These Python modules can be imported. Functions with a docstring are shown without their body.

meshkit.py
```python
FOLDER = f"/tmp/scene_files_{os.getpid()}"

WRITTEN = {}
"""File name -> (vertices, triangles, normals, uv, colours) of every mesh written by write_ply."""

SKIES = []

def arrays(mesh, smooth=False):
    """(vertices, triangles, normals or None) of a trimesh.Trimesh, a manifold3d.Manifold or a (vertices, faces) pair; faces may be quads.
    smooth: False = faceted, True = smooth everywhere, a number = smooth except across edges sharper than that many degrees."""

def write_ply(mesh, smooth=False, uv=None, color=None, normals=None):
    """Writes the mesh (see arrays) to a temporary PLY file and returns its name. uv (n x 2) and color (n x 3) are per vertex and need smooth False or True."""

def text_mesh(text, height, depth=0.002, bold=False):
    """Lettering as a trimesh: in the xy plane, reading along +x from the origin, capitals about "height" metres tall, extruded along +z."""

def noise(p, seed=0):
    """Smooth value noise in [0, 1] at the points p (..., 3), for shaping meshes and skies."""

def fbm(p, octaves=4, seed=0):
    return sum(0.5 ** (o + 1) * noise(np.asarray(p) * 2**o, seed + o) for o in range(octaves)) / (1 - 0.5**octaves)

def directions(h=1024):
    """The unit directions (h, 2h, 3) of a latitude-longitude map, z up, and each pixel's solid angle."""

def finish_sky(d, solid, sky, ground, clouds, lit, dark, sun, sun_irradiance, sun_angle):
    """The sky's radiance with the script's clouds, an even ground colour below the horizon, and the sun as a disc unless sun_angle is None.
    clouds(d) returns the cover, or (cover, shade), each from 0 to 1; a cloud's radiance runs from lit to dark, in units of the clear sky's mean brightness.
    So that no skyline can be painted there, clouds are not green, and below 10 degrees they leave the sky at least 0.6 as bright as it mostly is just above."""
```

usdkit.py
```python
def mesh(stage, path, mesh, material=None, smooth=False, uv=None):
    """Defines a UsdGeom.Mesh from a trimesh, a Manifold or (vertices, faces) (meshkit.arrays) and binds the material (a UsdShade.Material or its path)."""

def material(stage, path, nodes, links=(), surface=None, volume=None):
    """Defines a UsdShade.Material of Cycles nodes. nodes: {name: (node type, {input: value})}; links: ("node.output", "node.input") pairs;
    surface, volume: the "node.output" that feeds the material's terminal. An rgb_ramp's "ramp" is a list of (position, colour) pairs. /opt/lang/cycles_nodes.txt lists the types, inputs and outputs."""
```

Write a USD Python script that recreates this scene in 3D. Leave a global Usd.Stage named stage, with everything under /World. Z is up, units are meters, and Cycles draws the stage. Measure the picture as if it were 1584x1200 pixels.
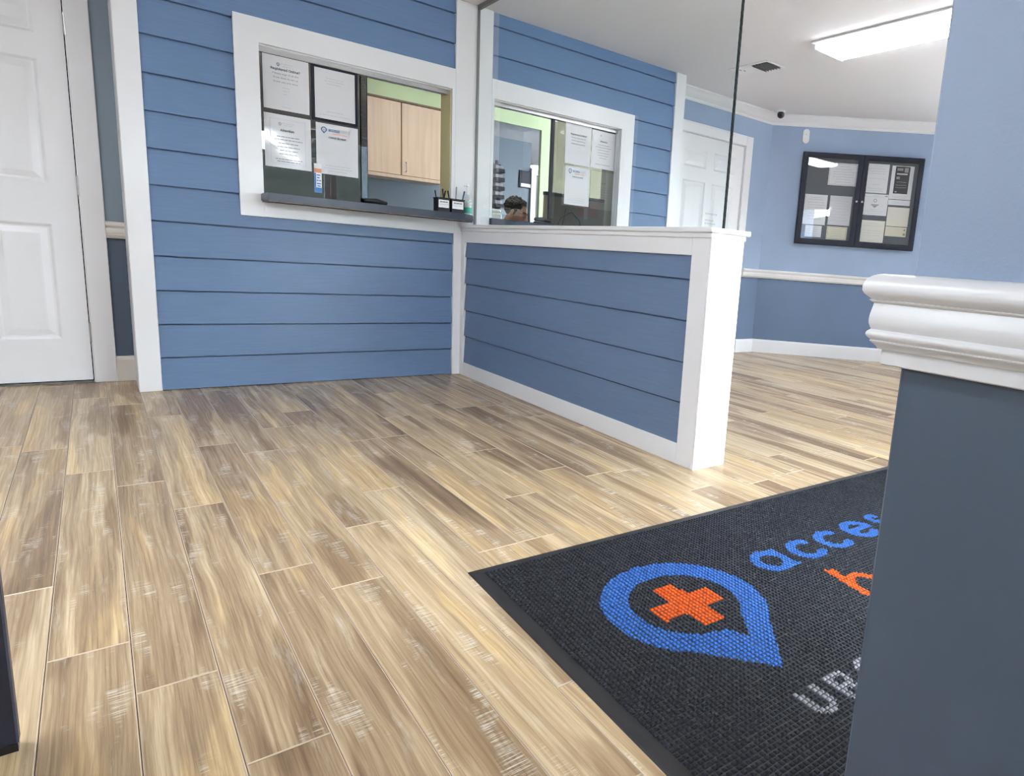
import math, random
import numpy as np
import trimesh, manifold3d as m3
from manifold3d import Manifold, CrossSection
from shapely import geometry as sg, affinity, union_all
from pxr import Usd, UsdGeom, UsdLux, UsdShade, Gf, Sdf
import usdkit, meshkit

stage = Usd.Stage.CreateInMemory()
UsdGeom.SetStageUpAxis(stage, UsdGeom.Tokens.z)
UsdGeom.SetStageMetersPerUnit(stage, 1.0)
UsdGeom.Xform.Define(stage, '/World')
rng = np.random.default_rng(7)

# ------------------------------------------------------------------ camera
CAM = np.array([-1.9560, -4.4619, 0.8983])
FPX, PITCH, ROLL, YAW, PPX, PPY = 1002.04, 0.1810, 0.0730, 0.7215, 229.7, -10.0
fwd = np.array([math.sin(YAW)*math.cos(PITCH), math.cos(YAW)*math.cos(PITCH), -math.sin(PITCH)])
right = np.array([math.cos(YAW), -math.sin(YAW), 0.0]); up = np.cross(right, fwd)
cr = math.cos(ROLL)*right + math.sin(ROLL)*up
cu = -math.sin(ROLL)*right + math.cos(ROLL)*up
cam = UsdGeom.Camera.Define(stage, '/World/camera')
AP = 36.0
cam.CreateHorizontalApertureAttr(AP); cam.CreateVerticalApertureAttr(AP*1200/1584)
cam.CreateFocalLengthAttr(FPX/1584*AP)
cam.CreateHorizontalApertureOffsetAttr(-PPX/1584*AP)
cam.CreateVerticalApertureOffsetAttr(PPY/1584*AP)
cam.CreateClippingRangeAttr(Gf.Vec2f(0.05, 200))
M = Gf.Matrix4d(*cr, 0, *cu, 0, *(-fwd), 0, *CAM, 1)
UsdGeom.Xformable(cam).AddTransformOp().Set(M)
cam.CreateExposureAttr(0.18)

# ------------------------------------------------------------------ daylight: bright overcast sky outside the glass entrance and the added side windows
SKY = 12.0
dome = UsdLux.DomeLight.Define(stage, '/World/sky')
dome.CreateIntensityAttr(SKY); dome.CreateColorAttr(Gf.Vec3f(0.88, 0.94, 1.0))
sun = UsdLux.DistantLight.Define(stage, '/World/sun')      # stands behind the building: it lights the pavement outside, not the rooms
sun.CreateIntensityAttr(34.0); sun.CreateAngleAttr(1.0); sun.CreateColorAttr(Gf.Vec3f(1.0, 0.95, 0.88))
UsdGeom.Xformable(sun).AddRotateXYZOp().Set(Gf.Vec3f(-42.0, 0.0, 0.0))
LAMP = 23.0       # ceiling fixtures' strength

# ------------------------------------------------------------------ helpers
used = {}
def numbered(parent, name):
    k = (parent, name); n = used.get(k, 0); used[k] = n + 1
    return f'{parent}/{name}' if n == 0 else f'{parent}/{name}_{n:03d}'

def path_of(p):
    return '/World' if p is None else str(p.GetPath())

XF = {}
class Node:
    """A thing (or piece of the setting): Xform at its base; parts are handed over in world coordinates."""
    def __init__(self, name, origin=(0, 0, 0), label=None, cat=None, group=None, kind=None, rot=0.0):
        self.path = numbered('/World', name); self.o = np.array(origin, float)
        x = UsdGeom.Xform.Define(stage, self.path); x.AddTranslateOp().Set(Gf.Vec3d(*self.o)); self.prim = x.GetPrim()
        if rot: x.AddRotateZOp().Set(rot)
        c, q = math.cos(math.radians(rot)), math.sin(math.radians(rot)); self.R = np.array([[c, -q, 0], [q, c, 0], [0, 0, 1]])
        for k, v in dict(label=label, category=cat, group=group, kind=kind).items():
            if v: self.prim.SetCustomDataByKey(k, v)
    def part(self, name, mesh, mat, smooth=False, uv=None, label=None, kind=None):
        return _mesh(self, self.path, name, mesh, mat, smooth, uv, label, kind)

class Part:
    pass

def _mesh(node, parent_path, name, mesh, mat, smooth, uv, label, kind):
    v, f, nrm = meshkit.arrays(mesh, False)
    t = trimesh.Trimesh((v - node.o) @ node.R, f, process=False)
    p = numbered(parent_path, name)
    m = usdkit.mesh(stage, p, t, mat, smooth=smooth, uv=uv)
    if label: m.GetPrim().SetCustomDataByKey('label', label)
    if kind: m.GetPrim().SetCustomDataByKey('kind', kind)
    q = Part(); q.path = p; q.prim = m.GetPrim()
    q.sub = lambda name, mesh, mat, smooth=False, uv=None, label=None, kind=None: _mesh(node, p, name, mesh, mat, smooth, uv, label, kind)
    return q

def lone(name, mesh, mat, label=None, cat=None, group=None, kind=None, smooth=False):
    """A thing that is a single mesh."""
    v, f, _ = meshkit.arrays(mesh, False)
    p = numbered('/World', name)
    m = usdkit.mesh(stage, p, trimesh.Trimesh(v, f, process=False), mat, smooth=smooth)
    for k, val in dict(label=label, category=cat, group=group, kind=kind).items():
        if val: m.GetPrim().SetCustomDataByKey(k, val)
    return m

def cat(*ms):
    ms = [m if isinstance(m, trimesh.Trimesh) else trimesh.Trimesh(*meshkit.arrays(m)[:2], process=False) for m in ms]
    return trimesh.util.concatenate(ms)

def bx(x0, x1, y0, y1, z0, z1, b=0.0):
    x0, x1 = sorted((x0, x1)); y0, y1 = sorted((y0, y1)); z0, z1 = sorted((z0, z1))
    if b <= 0:
        m = trimesh.creation.box(extents=(x1-x0, y1-y0, z1-z0)); m.apply_translation(((x0+x1)/2, (y0+y1)/2, (z0+z1)/2)); return m
    b = min(b, 0.45*min(x1-x0, y1-y0, z1-z0)); P = []
    for X, sx in ((x0, 1), (x1, -1)):
        for Y, sy in ((y0, 1), (y1, -1)):
            for Z, sz in ((z0, 1), (z1, -1)):
                P += [(X, Y+sy*b, Z+sz*b), (X+sx*b, Y, Z+sz*b), (X+sx*b, Y+sy*b, Z)]
    return trimesh.convex.convex_hull(np.array(P))

def ringbox(x0, x1, y0, y1, z0, z1, axis, t, t1=None):
    """rectangular frame, one piece: a box with an opening along axis; t = width of the sides, t1 = width of the last pair"""
    t1 = t if t1 is None else t1; e = 0.01
    i = [[x0, x1], [y0, y1], [z0, z1]]; o = [[a+w, b-w] for (a, b), w in zip(i, {0: (0, t, t1), 1: (t, 0, t1), 2: (t, t1, 0)}[axis])]
    o[axis] = [i[axis][0]-e, i[axis][1]+e]
    box_ = lambda q: Manifold.cube(tuple(b-a for a, b in q)).translate(tuple(a for a, b in q))
    return box_(i) - box_(o)

class Frame:
    """Local u (right), v (up), w (out of the surface) on a vertical surface."""
    def __init__(self, o, e1, n):
        self.o = np.array(o, float); self.e = np.array(e1, float)/np.linalg.norm(e1); self.n = np.array(n, float)/np.linalg.norm(n)
    def __call__(self, mesh):
        v, f, _ = meshkit.arrays(mesh, False)
        w = self.o + v[:, :1]*self.e + v[:, 1:2]*np.array([0, 0, 1.0]) + v[:, 2:3]*self.n
        return trimesh.Trimesh(w, f, process=False)

def quadring(outer, inner):
    """faces between two 4-point rings given as index lists"""
    F = []
    for k in range(4):
        a, b = outer[k], outer[(k+1) % 4]; c, d = inner[(k+1) % 4], inner[k]
        F += [(a, b, c), (a, c, d)]
    return F

def nested_panel(u0, u1, v0, v1, steps):
    """Nested rectangles: steps = [(inset, w)], the last one closed."""
    V, F = [], []
    for ins, w in steps:
        V += [(u0+ins, v0+ins, w), (u1-ins, v0+ins, w), (u1-ins, v1-ins, w), (u0+ins, v1-ins, w)]
    for k in range(len(steps)-1):
        F += quadring([4*k+i for i in range(4)], [4*k+4+i for i in range(4)])
    n = 4*(len(steps)-1); F += [(n, n+1, n+2), (n, n+2, n+3)]
    return trimesh.Trimesh(np.array(V, float), np.array(F), process=False)

def sweep(profile, pts, outs, closed_profile=True):
    """profile [(out, z)], pts path in xy, outs: per-point outward vectors already scaled for mitres."""
    V, F = [], []; n = len(profile)
    for (x, y), (ox, oy) in zip(pts, outs):
        for o, z in profile: V.append((x+ox*o, y+oy*o, z))
    for i in range(len(pts)-1):
        for k in range(n):
            a, b = i*n+k, i*n+(k+1) % n; c, d = a+n, b+n
            F += [(a, b, d), (a, d, c)]
    V = np.array(V)
    for base in (0, (len(pts)-1)*n):
        c = len(V); V = np.vstack([V, V[base:base+n].mean(0)])
        for k in range(n):
            F.append((base+k, base+(k+1) % n, c) if base else (base+(k+1) % n, base+k, c))
    t = trimesh.Trimesh(V, np.array(F), process=False); trimesh.repair.fix_normals(t); return t

def tube(pts, r, n=10, r1=None):
    pts = [np.array(p, float) for p in pts]; hs = []
    r1 = r if r1 is None else r1
    out = None
    for i in range(len(pts)-1):
        a = i/(len(pts)-1); b = (i+1)/(len(pts)-1)
        ra, rb = r+(r1-r)*a, r+(r1-r)*b
        h = Manifold.batch_hull([Manifold.sphere(ra, n).translate(tuple(pts[i])), Manifold.sphere(rb, n).translate(tuple(pts[i+1]))])
        out = h if out is None else out + h
    return out

def lathe(profile, center, n=28):
    """profile [(r, z)] from bottom to top"""
    m = trimesh.creation.revolve(np.array(profile, float), sections=n); m.apply_translation(center); return m

def text(s, h, bold=False, depth=0.0006):
    return meshkit.text_mesh(s, h, depth, bold)

def width(m): return m.bounds[1][0]-m.bounds[0][0]

# ------------------------------------------------------------------ materials
def mat(name, nodes, links=(), surface='p.BSDF'):
    return usdkit.material(stage, f'/World/Looks/{name}', nodes, links, surface)

def plain(name, col, rough=0.5, metallic=0.0, spec=0.5, coat=0.0, **kw):
    return mat(name, {'p': ('principled_bsdf', dict(base_color=col, roughness=rough, metallic=metallic, specular_ior_level=spec, coat_weight=coat, **kw))})

def paint(name, col, rough=0.45, bump=0.04, scale=260, var=0.05, spec=0.4):
    c2 = tuple(c*(1-var*2) for c in col)
    return mat(name, {'g': ('geometry', {}),
        'n1': ('noise_texture', dict(scale=2.2, detail=3.0)),
        'r1': ('rgb_ramp', {'ramp': [(0.3, c2), (0.7, col)]}),
        'n2': ('noise_texture', dict(scale=scale, detail=2.0)),
        'b': ('bump', dict(strength=bump, distance=0.004)),
        'p': ('principled_bsdf', dict(roughness=rough, specular_ior_level=spec))},
        [('g.position', 'n1.vector'), ('g.position', 'n2.vector'), ('n1.fac', 'r1.fac'), ('r1.color', 'p.base_color'), ('n2.fac', 'b.height'), ('b.normal', 'p.normal')])

def siding_mat(name, col):
    c2 = tuple(c*0.88 for c in col)
    return mat(name, {'g': ('geometry', {}), 'oi': ('object_info', {}),
        'mp': ('mapping', dict(scale=(6, 6, 90))),
        'n1': ('noise_texture', dict(scale=1.0, detail=4.0, roughness=0.6)),
        'r1': ('rgb_ramp', {'ramp': [(0.3, c2), (0.75, col)]}),
        'b': ('bump', dict(strength=0.10, distance=0.004)),
        'p': ('principled_bsdf', dict(roughness=0.42, specular_ior_level=0.4))},
        [('g.position', 'mp.vector'), ('mp.vector', 'n1.vector'), ('n1.fac', 'r1.fac'), ('r1.color', 'p.base_color'), ('n1.fac', 'b.height'), ('b.normal', 'p.normal')])

def pane(name, tint, ior=1.5, boost=1.0, rough=0.0):
    return mat(name, {'t': ('transparent_bsdf', dict(color=tint)), 'gl': ('glossy_bsdf', dict(color=(1, 1, 1), roughness=rough)),
        'f': ('fresnel', dict(IOR=ior)), 'k0': ('math', dict(math_type='multiply', value2=boost, use_clamp=True)), 'm': ('mix_closure', {}),
        'g': ('geometry', {}), 'inv': ('math', dict(math_type='subtract', value1=1.0)), 'k': ('math', dict(math_type='multiply'))},
        [('f.fac', 'k0.value1'), ('g.backfacing', 'inv.value2'), ('k0.value', 'k.value1'), ('inv.value', 'k.value2'), ('k.value', 'm.fac'), ('t.BSDF', 'm.closure1'), ('gl.BSDF', 'm.closure2')], 'm.closure')

WHITE = paint('white_trim_paint', (0.86, 0.86, 0.885), rough=0.32, bump=0.02, scale=120, var=0.01, spec=0.5)
DOORW = paint('white_door_paint', (0.86, 0.86, 0.885), rough=0.35, bump=0.03, scale=300, var=0.01, spec=0.5)
CEIL = paint('ceiling_paint', (0.80, 0.78, 0.80), rough=0.8, bump=0.15, scale=420, var=0.01)
SIDING = siding_mat('blue_siding_paint', (0.132, 0.212, 0.362))
SIDING_HW = siding_mat('blue_half_wall_paint', (0.146, 0.215, 0.350))
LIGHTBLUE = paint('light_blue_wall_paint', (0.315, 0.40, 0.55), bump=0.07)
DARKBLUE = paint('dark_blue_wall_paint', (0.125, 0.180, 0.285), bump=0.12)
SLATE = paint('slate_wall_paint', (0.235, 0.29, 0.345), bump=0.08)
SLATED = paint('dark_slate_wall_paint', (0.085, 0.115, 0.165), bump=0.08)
CREAMTRIM = paint('cream_trim_paint', (0.74, 0.70, 0.64), rough=0.35, bump=0.02)
PALETRIM = paint('pale_trim_paint', (0.86, 0.845, 0.83), rough=0.35, bump=0.02)
GREEN = paint('pale_green_paint', (0.52, 0.62, 0.38), bump=0.05)
CREAM = paint('pale_yellow_paint', (0.76, 0.68, 0.38), bump=0.05)
BOUNCEW = paint('white_bounce_wall_paint', (0.84, 0.84, 0.86), bump=0.08)  # white chosen so the unseen walls bounce fill light
ROOMBLUE = paint('grey_blue_paint', (0.135, 0.17, 0.205), bump=0.05)
TAN = paint('tan_panel_fabric', (0.48, 0.42, 0.31), rough=0.8, bump=0.2, scale=600)
OFFWALL = paint('office_wall_paint', (0.55, 0.55, 0.52))
BLACKP = plain('black_plastic', (0.012, 0.013, 0.018), 0.35)
BLACKM = plain('black_metal_frame', (0.009, 0.011, 0.022), 0.45, spec=0.25)
NAVY = paint('navy_panel_finish', (0.022, 0.026, 0.045), rough=0.4, bump=0.03)
RUBBER = plain('black_rubber', (0.013, 0.013, 0.015), 0.6)
STEEL = plain('satin_steel', (0.62, 0.62, 0.62), 0.3, metallic=1.0)
ALU = plain('aluminium', (0.55, 0.55, 0.55), 0.35, metallic=0.9)
GREYCHAN = plain('grey_channel', (0.22, 0.22, 0.22), 0.4, metallic=0.5)
GLASSEDGE = plain('dark_glass_edge', (0.006, 0.014, 0.013), 0.15)
BRONZE = plain('white_door_frame_metal', (0.7, 0.7, 0.72), 0.35)
GLASS = pane('green_tinted_glass', (0.965, 0.99, 0.992), 1.5, 1.4)
GLASSW = pane('dark_window_glass', (0.10, 0.115, 0.11), 1.6, 2.2)
GLASSR = pane('grey_window_glass', (0.62, 0.65, 0.62), 1.5, 1.4)
GLASSB = pane('clear_case_glass', (0.975, 0.98, 0.985), 1.5, 1.5)
GLASSD = pane('door_glass', (0.93, 0.96, 0.96), 1.5, 1.0)
COUNTER = mat('dark_blue_laminate', {'g': ('geometry', {}), 'n': ('noise_texture', dict(scale=350, detail=2.0)),
    'r': ('rgb_ramp', {'ramp': [(0.35, (0.016, 0.020, 0.032)), (0.65, (0.05, 0.062, 0.10))]}), 'p': ('principled_bsdf', dict(roughness=0.3))},
    [('g.position', 'n.vector'), ('n.fac', 'r.fac'), ('r.color', 'p.base_color')])
CABWOOD = mat('maple_laminate', {'g': ('geometry', {}), 'mp': ('mapping', dict(scale=(18, 18, 1.2))), 'n': ('noise_texture', dict(scale=1.5, detail=5.0, distortion=0.6)),
    'r': ('rgb_ramp', {'ramp': [(0.3, (0.56, 0.42, 0.30)), (0.7, (0.64, 0.50, 0.38))]}), 'p': ('principled_bsdf', dict(roughness=0.4))},
    [('g.position', 'mp.vector'), ('mp.vector', 'n.vector'), ('n.fac', 'r.fac'), ('r.color', 'p.base_color')])
CABEDGE = plain('brown_edge_band', (0.16, 0.11, 0.075), 0.5)
SLEEVE = plain('paper_in_glossy_sleeve', (0.74, 0.73, 0.76), 0.5, coat=1.0, coat_roughness=0.06)
PAPER = plain('white_paper', (0.86, 0.86, 0.87), 0.7)
PAPERC = plain('cream_paper', (0.84, 0.81, 0.71), 0.7)
PAPERY = plain('yellow_cream_paper', (0.80, 0.75, 0.58), 0.7)
INK = plain('dark_ink', (0.05, 0.05, 0.06), 0.7)
INKG = plain('grey_ink', (0.33, 0.33, 0.36), 0.7)
INKL = plain('light_grey_ink', (0.58, 0.58, 0.60), 0.7)
INKB = plain('blue_ink', (0.03, 0.16, 0.40), 0.6)
INKDB = plain('dark_blue_ink', (0.02, 0.06, 0.15), 0.6)
INKO = plain('orange_ink', (0.75, 0.30, 0.16), 0.6)
SALMON = plain('salmon_paper', (0.62, 0.27, 0.19), 0.7)
POSTER = plain('black_poster_ink', (0.02, 0.02, 0.02), 0.5)
CORK = plain('grey_felt_backing', (0.115, 0.13, 0.15), 0.9)
SKIN = mat('skin', {'p': ('principled_bsdf', dict(base_color=(0.62, 0.35, 0.235), roughness=0.5, subsurface_weight=0.15, subsurface_scale=0.01))})
HAIR = plain('dark_brown_hair', (0.017, 0.012, 0.009), 0.55)
SHIRT = plain('black_shirt_cloth', (0.018, 0.018, 0.022), 0.85)
TROUSER = plain('dark_grey_cloth', (0.04, 0.042, 0.05), 0.9)
LIPS = plain('lip_colour', (0.40, 0.17, 0.13), 0.5)
EYEW = plain('eye_white', (0.7, 0.7, 0.7), 0.3)
CHAIRF = plain('grey_chair_vinyl', (0.42, 0.46, 0.46), 0.5)
BOTTLE = mat('clear_plastic', {'t': ('transparent_bsdf', dict(color=(0.93, 0.96, 0.96))), 'd': ('principled_bsdf', dict(base_color=(0.75, 0.80, 0.80), roughness=0.15)), 'm': ('mix_closure', dict(fac=0.30))},
    [('t.BSDF', 'm.closure1'), ('d.BSDF', 'm.closure2')], 'm.closure')
TEAL = plain('teal_label', (0.05, 0.42, 0.33), 0.4)
BLUEPEN = plain('blue_label', (0.05, 0.20, 0.50), 0.4)
CONCRETE = plain('pale_concrete', (0.52, 0.52, 0.52), 0.9)
def lamp(name, col, s): return mat(name, {'e': ('emission', dict(color=col, strength=s))}, (), 'e.emission')
LED = lamp('led_diffuser', (0.95, 0.965, 1.0), LAMP)
LEDW2 = lamp('office_fill_diffuser', (1.0, 0.95, 0.86), 5.0)
LED2 = lamp('alcove_fill_diffuser', (0.95, 0.965, 1.0), LAMP*0.10)
LED3 = lamp('lobby_fill_diffuser', (0.95, 0.965, 1.0), LAMP*1.30)
LEDW = lamp('warm_office_diffuser', (1.0, 0.93, 0.80), 9.5)

def wood(name, lo, mid, hi, seed):
    return mat(name, {'uv': ('texture_coordinate', {}), 'g': ('geometry', {}), 'sep': ('separate_xyz', {}),
        'mw': ('mapping', dict(scale=(1.6, 0.9, 1), location=(seed, seed*2, 0))), 'nw': ('noise_texture', dict(scale=2.0, detail=2.0)),
        'ad': ('vector_math', dict(math_type='multiply_add', vector2=(0.034, 0.05, 0))),
        # long grain
        'm1': ('mapping', dict(scale=(42, 1.1, 1), location=(seed*3, seed, 0))), 'n1': ('noise_texture', dict(scale=1.0, detail=10.0, roughness=0.70)),
        'r1': ('rgb_ramp', {'ramp': [(0.30, lo), (0.50, mid), (0.68, hi)]}),
        # broad heartwood / sapwood bands with a firm edge
        'm2': ('mapping', dict(scale=(7.5, 0.8, 1), location=(seed, seed*5, 0))), 'n2': ('noise_texture', dict(scale=1.0, detail=3.0, roughness=0.45)),
        'r2': ('rgb_ramp', {'ramp': [(0.36, (0.60, 0.54, 0.50)), (0.44, (0.74, 0.69, 0.65)), (0.465, (1, 1, 1)), (0.58, (1.04, 1.03, 1.0)), (0.605, (1.25, 1.22, 1.08))]}), 'mx': ('mix', dict(mix_type='multiply', fac=1.0)),
        # growth rings
        'm6': ('mapping', dict(scale=(1.0, 0.06, 1), location=(seed, 0, 0))), 'w6': ('wave_texture', dict(scale=26.0, distortion=7.0, detail=3.0, detail_scale=1.4)), 'r6': ('rgb_ramp', {'ramp': [(0.0, (0.84, 0.82, 0.80)), (0.35, (1, 1, 1)), (1.0, (1.03, 1.03, 1.02))]}), 'mr': ('mix', dict(mix_type='multiply', fac=0.75)),
        # cross-cut saw marks: pale scrapes and dark nicks, in patches
        'm3': ('mapping', dict(scale=(9, 190, 1), location=(seed, 0, 0))), 'n3': ('noise_texture', dict(scale=1.0, detail=4.0, roughness=0.75)),
        'm4': ('mapping', dict(scale=(15, 4.2, 1), location=(0, seed*7, 0))), 'n4': ('noise_texture', dict(scale=1.0, detail=3.0, roughness=0.6)),
        'r3': ('rgb_ramp', {'ramp': [(0.49, (0, 0, 0)), (0.60, (1, 1, 1))]}), 'r4': ('rgb_ramp', {'ramp': [(0.565, (0, 0, 0)), (0.65, (1, 1, 1))]}),
        'mm': ('math', dict(math_type='multiply')), 'mk': ('math', dict(math_type='multiply', value2=0.66)), 'mc': ('mix', dict(mix_type='mix', color2=(0.80, 0.76, 0.68))),
        'r7': ('rgb_ramp', {'ramp': [(0.34, (1, 1, 1)), (0.40, (0, 0, 0))]}), 'mn': ('math', dict(math_type='multiply')), 'mk2': ('math', dict(math_type='multiply', value2=0.55)), 'md': ('mix', dict(mix_type='mix', color2=(0.13, 0.09, 0.06))),
        # whitewash left in the hollows
        'm8': ('mapping', dict(scale=(24, 2.2, 1), location=(seed*2, seed, 0))), 'n8': ('noise_texture', dict(scale=1.0, detail=6.0, roughness=0.7)), 'r8': ('rgb_ramp', {'ramp': [(0.58, (0, 0, 0)), (0.74, (0.5, 0.5, 0.5))]}), 'ms': ('mix', dict(mix_type='mix', color2=(0.70, 0.65, 0.57))),
        # fibres
        'm5': ('mapping', dict(scale=(300, 4, 1))), 'n5': ('noise_texture', dict(scale=1.0, detail=4.0, roughness=0.65)), 'r5': ('rgb_ramp', {'ramp': [(0.30, (0.80, 0.78, 0.76)), (0.5, (1, 1, 1)), (0.70, (1.10, 1.10, 1.08))]}), 'mf': ('mix', dict(mix_type='multiply', fac=1.0)),
        # worn bevels
        're': ('rgb_ramp', {'ramp': [(0.90, (1, 1, 1)), (0.985, (0, 0, 0))]}), 'me': ('mix', dict(mix_type='mix', color2=(0.62, 0.49, 0.36))),
        'b': ('bump', dict(strength=0.13, distance=0.003)), 'ba': ('math', dict(math_type='add')),
        'p': ('principled_bsdf', dict(roughness=0.23, specular_ior_level=0.5))},
        [('uv.UV', 'mw.vector'), ('mw.vector', 'nw.vector'), ('nw.color', 'ad.vector1'), ('uv.UV', 'ad.vector3'),
         ('ad.vector', 'm1.vector'), ('m1.vector', 'n1.vector'), ('n1.fac', 'r1.fac'),
         ('ad.vector', 'm2.vector'), ('m2.vector', 'n2.vector'), ('n2.fac', 'r2.fac'), ('r1.color', 'mx.color1'), ('r2.color', 'mx.color2'),
         ('ad.vector', 'm6.vector'), ('m6.vector', 'w6.vector'), ('w6.fac', 'r6.fac'), ('mx.color', 'mr.color1'), ('r6.color', 'mr.color2'),
         ('uv.UV', 'm5.vector'), ('m5.vector', 'n5.vector'), ('n5.fac', 'r5.fac'), ('mr.color', 'mf.color1'), ('r5.color', 'mf.color2'),
         ('ad.vector', 'm8.vector'), ('m8.vector', 'n8.vector'), ('n8.fac', 'r8.fac'), ('mf.color', 'ms.color1'), ('r8.color', 'ms.fac'),
         ('uv.UV', 'm3.vector'), ('m3.vector', 'n3.vector'), ('n3.fac', 'r3.fac'), ('uv.UV', 'm4.vector'), ('m4.vector', 'n4.vector'), ('n4.fac', 'r4.fac'),
         ('r3.color', 'mm.value1'), ('r4.color', 'mm.value2'), ('mm.value', 'mk.value1'), ('ms.color', 'mc.color1'), ('mk.value', 'mc.fac'),
         ('n3.fac', 'r7.fac'), ('r7.color', 'mn.value1'), ('r4.color', 'mn.value2'), ('mn.value', 'mk2.value1'), ('mc.color', 'md.color1'), ('mk2.value', 'md.fac'),
         ('g.true_normal', 'sep.vector'), ('sep.z', 're.fac'), ('md.color', 'me.color1'), ('re.color', 'me.fac'), ('me.color', 'p.base_color'),
         ('n3.fac', 'ba.value1'), ('n5.fac', 'ba.value2'), ('ba.value', 'b.height'), ('b.normal', 'p.normal')])
WOODS = [wood('plank_tan', (0.302, 0.207, 0.118), (0.470, 0.347, 0.213), (0.627, 0.493, 0.325), 1.3),
         wood('plank_honey', (0.336, 0.224, 0.123), (0.504, 0.370, 0.224), (0.650, 0.515, 0.336), 4.1),
         wood('plank_brown', (0.224, 0.151, 0.090), (0.370, 0.263, 0.162), (0.549, 0.420, 0.274), 7.7),
         wood('plank_pale', (0.381, 0.280, 0.174), (0.549, 0.420, 0.274), (0.694, 0.571, 0.403), 9.2),
         wood('plank_mixed', (0.202, 0.134, 0.081), (0.426, 0.308, 0.190), (0.672, 0.538, 0.358), 12.6)]
def pile(name, c, c2):
    return mat(name, {'g': ('geometry', {}), 'n': ('noise_texture', dict(scale=900, detail=2.0)), 'r': ('rgb_ramp', {'ramp': [(0.35, c), (0.62, c), (0.74, c2)]}),
        'p': ('principled_bsdf', dict(roughness=0.95, specular_ior_level=0.15))}, [('g.position', 'n.vector'), ('n.fac', 'r.fac'), ('r.color', 'p.base_color')])
PILE_K = pile('charcoal_mat_pile', (0.019, 0.021, 0.028), (0.17, 0.17, 0.18))
PILE_B = pile('blue_mat_pile', (0.034, 0.115, 0.37), (0.06, 0.18, 0.48))
PILE_O = pile('orange_mat_pile', (0.60, 0.085, 0.012), (0.70, 0.14, 0.03))
PILE_G = pile('grey_mat_pile', (0.26, 0.26, 0.29), (0.38, 0.38, 0.42))

# ------------------------------------------------------------------ main levels
ZC = 2.494                      # ceiling
BXL, BXR = -1.816, 2.0          # reception bump-out
YL, YR = 0.357, 0.270           # door walls, left and right
CX, CY = 3.510, 0.270           # corner of the 45 degree wall
EX, EY = 5.5, -1.72             # its other end
WX, WY = -1.202, -4.055         # near wall's free end
HT = 0.198                      # half wall thickness
S2 = math.sqrt(0.5)

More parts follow.
